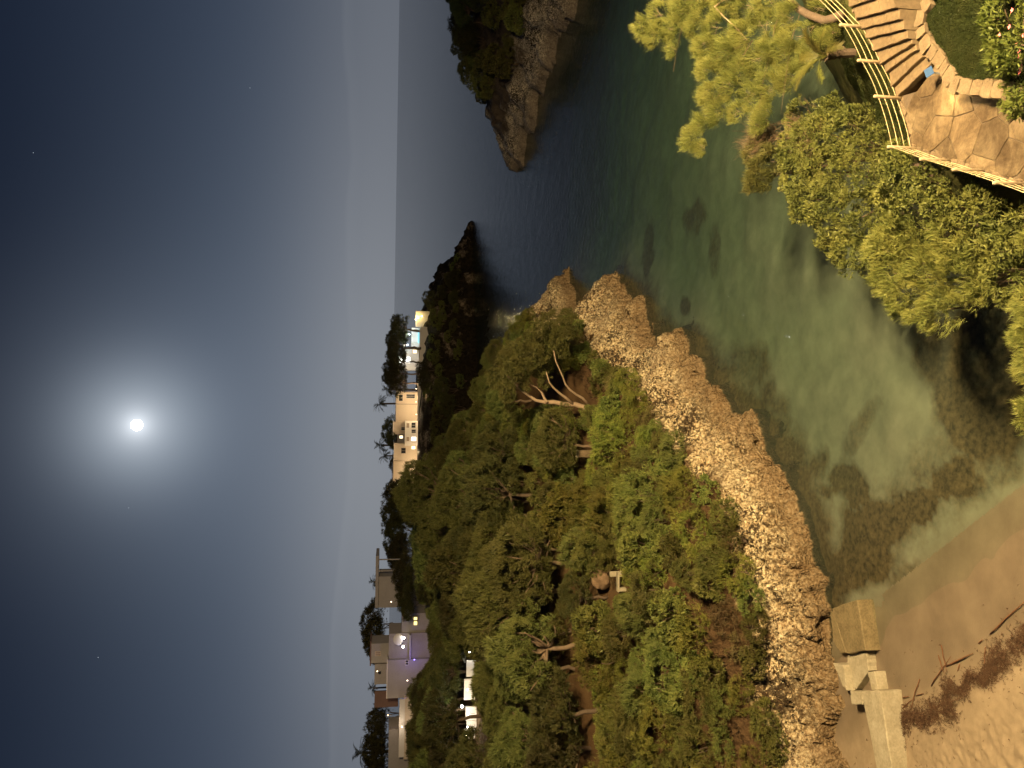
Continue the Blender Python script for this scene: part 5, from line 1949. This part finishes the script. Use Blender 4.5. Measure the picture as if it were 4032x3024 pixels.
v1.block('long_wing', 'cream', 850, 892, 995.6, 1044, 1.2, 7, 8)
v1.roof(850, 995.6, 1044, 1.2, 7, 'shutter')
v1.block('garage', 'shutter', 849, 890, 1044.6, 1090, 1.6, 6, 8)
v1.window(856, 862, 1044.8 + .6, 1048.5, 1.6, GLOWW, 'plaster', 0)
v1.block('terrace_wall', 'plaster', 902, 916, 817, 909, -6.0, .35, .5)
v1.block('terrace', 'cream', 908, 925, 815, 912, -5.6, 7.5, 3)
v1.block('garden_wall', 'plaster', 914, 926, 836, 893, -8.0, .35, 3)
for i, (x, y, Y, en) in enumerate([(921, 855, 252, 900), (921, 875, 252, 900), (899, 868, 258.2, 1300), (899, 895, 258.2, 1200), (899, 840, 258.4, 1000), (912, 918, 257.5, 1300), (911, 940, 257.5, 1300), (906, 976, 258, 1100), (893, 1015, 259.5, 1000), (884, 1050, 260, 500)]):
    lamp(x, y, Y, en, WARM, 'small warm lamp on the terrace of the distant cream villa', (.10), 14, 1.2, off=(0, -1.0, .6), group='terrace lamps of the cream villa')
# second villa nearer the point
v2 = House('white_villa', 'white villa with pale blue lit terrace under pines near the headland point', 900, 745, 262)
v2.block('wall', 'plaster', 872, 905, 752, 800, 3, 7, 4)
v2.roof(872, 752, 800, 3, 7, 'plaster')
v2.window(862 + 11, 886, 771, 784, 3, GLOWW, 'plaster', 1)
v2.block('upper_room', 'plaster', 858, 872, 766, 790, 3.4, 5)
v2.window(862, 870.5, 770, 785, 3.4, GLOWW, 'plaster', 0)
v2.block('pool_wall', 'canvas', 889, 908, 708, 752, 1.0, 3, 3)
v2.block('terrace_wall', 'plaster', 906, 914, 706, 815, -4, .4, 3)
v2.block('pool', POOL, 903, 906, 712, 741, .2, .5)
v2.block('garden_wall', 'cream', 898, 912, 672, 706, -1, .5, 3)
v2.window(892, 900, 756, 763, 3, GLOW, 'plaster', 0)
for x, y, Y, en, c_ in [(903, 685, 261, 300, (1.0, .82, .35)), (898, 690, 261, 200, (1.0, .82, .35)), (911, 683, 260, 120, (1.0, .82, .35)), (884, 722, 259.5, 900, (.75, .92, 1.0)), (880, 745, 260, 800, (.8, .93, 1.0)), (868, 777, 262, 600, WHITE)]:
    lamp(x, y, Y, en, c_, 'bright small lamp in the garden of the white point villa', .2, 16, 1.2, off=(0, -.8, .5), group='garden lamps of the white villa')
# grey house among dark trees
v3 = House('grey_house', 'plain unlit grey house with a flat roof slab above dark trees', 860, 1265, 190)
v3.block('wall', 'grey_plaster', 818, 885, 1245, 1312, 2, 8, 4)
v3.block('roof', 'grey_plaster', 811, 817.6, 1201, 1313, 1.2, 9)
v3.block('pillar', 'grey_plaster', 817.9, 845, 1208, 1210, 1.6, .5, 3)
v3.block('pillar', 'grey_plaster', 817.9, 845, 1232, 1234, 1.6, .5, 3)
# villa with violet light
v4 = House('violet_lit_villa', 'pale stepped villa washed with violet light on the hillside', 895, 1440, 180)
v4.block('wall', 'dim_plaster', 837, 915, 1425, 1507, 0, 9, 4)
v4.block('wing', 'dim_plaster', 840, 905, 1368, 1424.5, 1.2, 8, 4)
v4.roof(837, 1425, 1507, 0, 9, 'plaster', .15, .2)
v4.block('upper_floor', 'dim_plaster', 802, 838, 1390, 1432, 3, 6, .3)
v4.roof(802, 1388, 1434, 3, 6, 'pink', .35, .3)
v4.window(811, 822, 1408, 1416, 3, 'shutter', 'cream', 1)
v4.block('upper_wing', 'grey_plaster', 809, 838, 1434.4, 1478, 3.6, 6, .3)
v4.window(817, 823, 1450, 1456, 3.6, 'dark', 'grey_plaster', 0)
v4.block('red_wall', 'pink', 809, 842, 1493, 1528, 6, .5, 2)
v4.window(868, 876, 1393, 1400, 1.2, 'dark', 'plaster', 1)
v4.window(876, 882, 1421 + 5, 1436, 0, 'dark', 'plaster', 1)
v4.block('balcony', 'grey_plaster', 884, 888, 1372, 1424, -.6, 1.7)
v4.window(894, 901, 1333, 1339, 1.6, GLOWY, 'shutter', 0)
v4.window(894, 901, 1342, 1350, 1.6, GLOWY, 'shutter', 0)
v4.block('annex', 'grey_plaster', 868, 910, 1325, 1367.5, 1.7, 6, 4)
v4.window(868 + 2, 876, 1325.5 + 2, 1333, 1.7, GLOWO, 'shutter', 1)
v4.block('parapet', 'plaster', 862, 872, 1511, 1636, -2, .4, .2)
v4.block('terrace', 'cream', 872.3, 892, 1509, 1640, -1.8, 8, 4)
v4.block('west_wing', 'dim_plaster', 839, 861.6, 1576, 1680, 1, 7, 4)
p = aty(860, 1381, 179)
o = MB().ball((0, 0, 0), 1.35, 18, 12, .85).build('satellite_dish', M['canvas'], None, True, tuple(p))
o.scale = (1, .25, 1)
tag(o, 'pale round dish on the wall of the violet-lit villa', 'dish')
for x, y, Y, en, c_, lab in [(872, 1378, 178.5, 9, WHITE, 'white wall lamp on the violet-lit villa'), (871, 1397, 178.5, 9, WHITE, 'white wall lamp on the violet-lit villa')]:
    lamp(x, y, Y, en, c_, lab, .3, 14, .5, off=(0, -.8, .3), group='white lamps of the violet villa')
for x, y, Y, en, c_, lab in [(895, 1425, 177.5, 320, (.28, .20, 1.0), 'violet floodlight at the foot of the pale villa'), (880, 1470, 176, 130, (1.0, .78, .58), 'warm lamp in front of the pale villa wall'),
                             (868, 1570, 176.5, 260, (1.0, .8, .62), 'warm lamp on the parapet of the hillside villa'), (815, 1450, 180, 90, (1.0, .72, .45), 'warm lamp on the upper floor of the hillside villa'),
                             (838, 1545, 179, 150, (1.0, .6, .3), 'orange lamp among the trees behind the parapet'), (845, 1300, 186, 60, (1.0, .7, .5), 'dim lamp beside the grey house')]:
    lamp(x, y, Y, en, c_, lab, .14, 6, 1.0, off=(0, -1.2, .5))


# silhouetted trees round the villas
def at_tree(pr, name, label, x, ytop, xb, yc, Y, grp=None, cat='pine', hproto=7.0, wid=None):
    top_, bot = aty(x, yc, Y), aty(xb, yc, Y)
    hgt = float(top_[2] - bot[2])
    s_ = hgt / hproto
    e = plant(pr, name, (float(bot[0]), Y, float(bot[2])), wid or s_, random.uniform(0, 6.28), s_)
    tag(e, label, cat, grp)


for (x, xb, yc, Y, wd) in [(829, 905, 715, 259, 2.0), (828, 903, 752, 258, 2.2), (833, 900, 782, 259, 1.5), (820, 900, 808, 258.5, 1.4), (836, 902, 828, 258, 1.5)]:
    at_tree(DARKP[int(yc) % 2], 'umbrella_pine', 'tall dark umbrella pine over the lit white villa on the point', x, 0, xb, yc, Y, 'dark umbrella pines by the white villa', wid=wd)
for (x, xb, yc, Y, wd) in [(816, 880, 930, 268, 1.5), (825, 880, 945, 268, 1.3), (835, 880, 1000, 270, 1.2), (825, 880, 1062, 266, 1.5), (813, 905, 1085, 255, 2.4), (811, 905, 1120, 252, 2.3), (818, 905, 1160, 250, 2.6), (828, 900, 1185, 240, 2.0), (826, 900, 1200, 222, 1.6),
                           (838, 905, 1240, 180, 1.2), (845, 905, 1275, 180, 1.2), (852, 905, 1300, 179, 1.0), (858, 905, 1220, 178, 1.3), (866, 905, 1260, 170, 1.4)]:
    at_tree(DENSE[int(yc) % 2], 'dark_tree', 'black silhouetted tree standing between the hillside houses', x, 0, xb, yc, Y, 'silhouetted trees between the houses', 'tree', wid=wd)
for (x, xb, yc, Y, wd) in [(768, 850, 1350, 200, 1.9), (775, 850, 1378, 198, 1.7), (790, 850, 1405, 199, 1.2), (780, 862, 1545, 196, 1.4), (775, 862, 1575, 195, 1.5), (772, 862, 1605, 196, 1.5), (770, 862, 1635, 195, 1.6), (776, 862, 1660, 196, 1.4)]:
    at_tree(DENSE[int(yc) % 2], 'garden_tree', 'dark garden tree rising behind the roofs of the violet-lit villa', x, 0, xb, yc, Y, 'garden trees behind the hillside villa', 'tree', wid=wd)


# palms on the skyline
def palm_proto(seed, h=6.0, L=2.6):
    rq = random.Random(seed)
    b = MB()
    b.tube([(0, 0, -1), (.1, 0, h * .5), (0, .05, h)], [.28, .22, .2], 8)
    fm = []
    for i in range(22):
        f = MB()
        frond(f, (0, .05, h), i * 2.399, rq.uniform(-.2, 1.25), L * rq.uniform(.8, 1.1), rq.uniform(1.0, 1.9), 18, .75, rq)
        fm.append(f.mesh('frond'))
    return b.mesh('trunk'), fm


PALM = palm_proto(5)


def palm(x, xb, yc, Y, label, s=None, grp='palms on the villa skyline'):
    top_, bot = aty(x, yc, Y), aty(xb, yc, Y)
    s_ = float(top_[2] - bot[2]) / 7.2
    e = empty('palm_tree', tuple(bot), random.uniform(0, 6))
    e.scale = (s_ * (s or 1),) * 2 + (s_,)
    tag(e, label, 'palm', grp)
    link('trunk', PALM[0], M['dark_bark'], e)
    for f in PALM[1]:
        link('frond', f, M['pine_dark'], e)


for (x, xb, yc) in [(811, 880, 873), (812, 880, 962), (822, 880, 985), (828, 890, 842)]:
    palm(x, xb, yc, 270, 'dark palm behind the roof of the distant cream villa')
for (x, xb, yc, Y) in [(800, 850, 1256, 196), (798, 850, 1484, 196), (768, 860, 1622, 200)]:
    palm(x, xb, yc, Y, 'dark palm above the flat roofs of the hillside houses', 1.2, 'palms over the hillside houses')

# lit terrace with parasol among the trees
YT = float(hit_ground(1026, 1500)[1]) - 1.0
gz = float(aty(1022, 1500, YT)[2])
tw = empty('terrace_wall', tuple(aty(1018, 1500, YT)))
tag(tw, 'bright white garden wall glaring between the trees of the headland', 'wall')
segs = [(1428, 1462, 1008, 1016), (1468, 1512, 1003, 1014), (1528, 1556, 1006, 1022), (1558, 1572, 1008, 1022), (1576, 1596, 1004, 1014)]
for (y0, y1, x0, x1) in segs:
    a, b_ = aty(x1, y1, YT), aty(x0, y0, YT)
    MB().box(float(a[0]) - tw.location.x, float(b_[0]) - tw.location.x, 0, .35, float(a[2]) - tw.location.z - .8, float(b_[2]) - tw.location.z, .03).build('panel', M['plaster'], tw)
for x, y, en in [(998, 1526, 150), (1010, 1490, 70), (1012, 1542, 110), (1010, 1570, 80), (1008, 1588, 60)]:
    lamp(x, y, YT - 1.2, en, (1.0, .95, .82), 'glaring white globe lamp at the garden wall among the trees', .2 if y == 1526 else .1, 40, .9, off=(0, -.6, .2), group='globe lamps at the garden wall')
pr_ = empty('parasol', tuple(aty(1030, 1409, YT)))
tag(pr_, 'white lit parasol standing beside the bright garden wall', 'parasol')
MB().tube([(0, 0, -.8), (0, 0, 2.4)], .04, 8).build('pole', M['metal'], pr_)
b = MB()
vs = [(0, 0, 2.5)]
for i in range(8):
    a = i * math.pi / 4
    vs.append((1.5 * math.cos(a), 1.5 * math.sin(a), 1.75))
for i in range(8):
    a = (i + .5) * math.pi / 4
    vs.append((1.36 * math.cos(a), 1.36 * math.sin(a), 1.86))
fs = []
for i in range(8):
    fs += [(0, 1 + i, 9 + i), (0, 9 + i, 1 + (i + 1) % 8)]
b.add(vs, fs)
cn = b.build('canopy', M['canvas'], pr_)
md = cn.modifiers.new('thick', 'SOLIDIFY')
md.thickness = .04
lamp(1014, 1409, YT - .6, 260, WHITE, 'white lamp hanging under the lit parasol', .1, 30, .3)
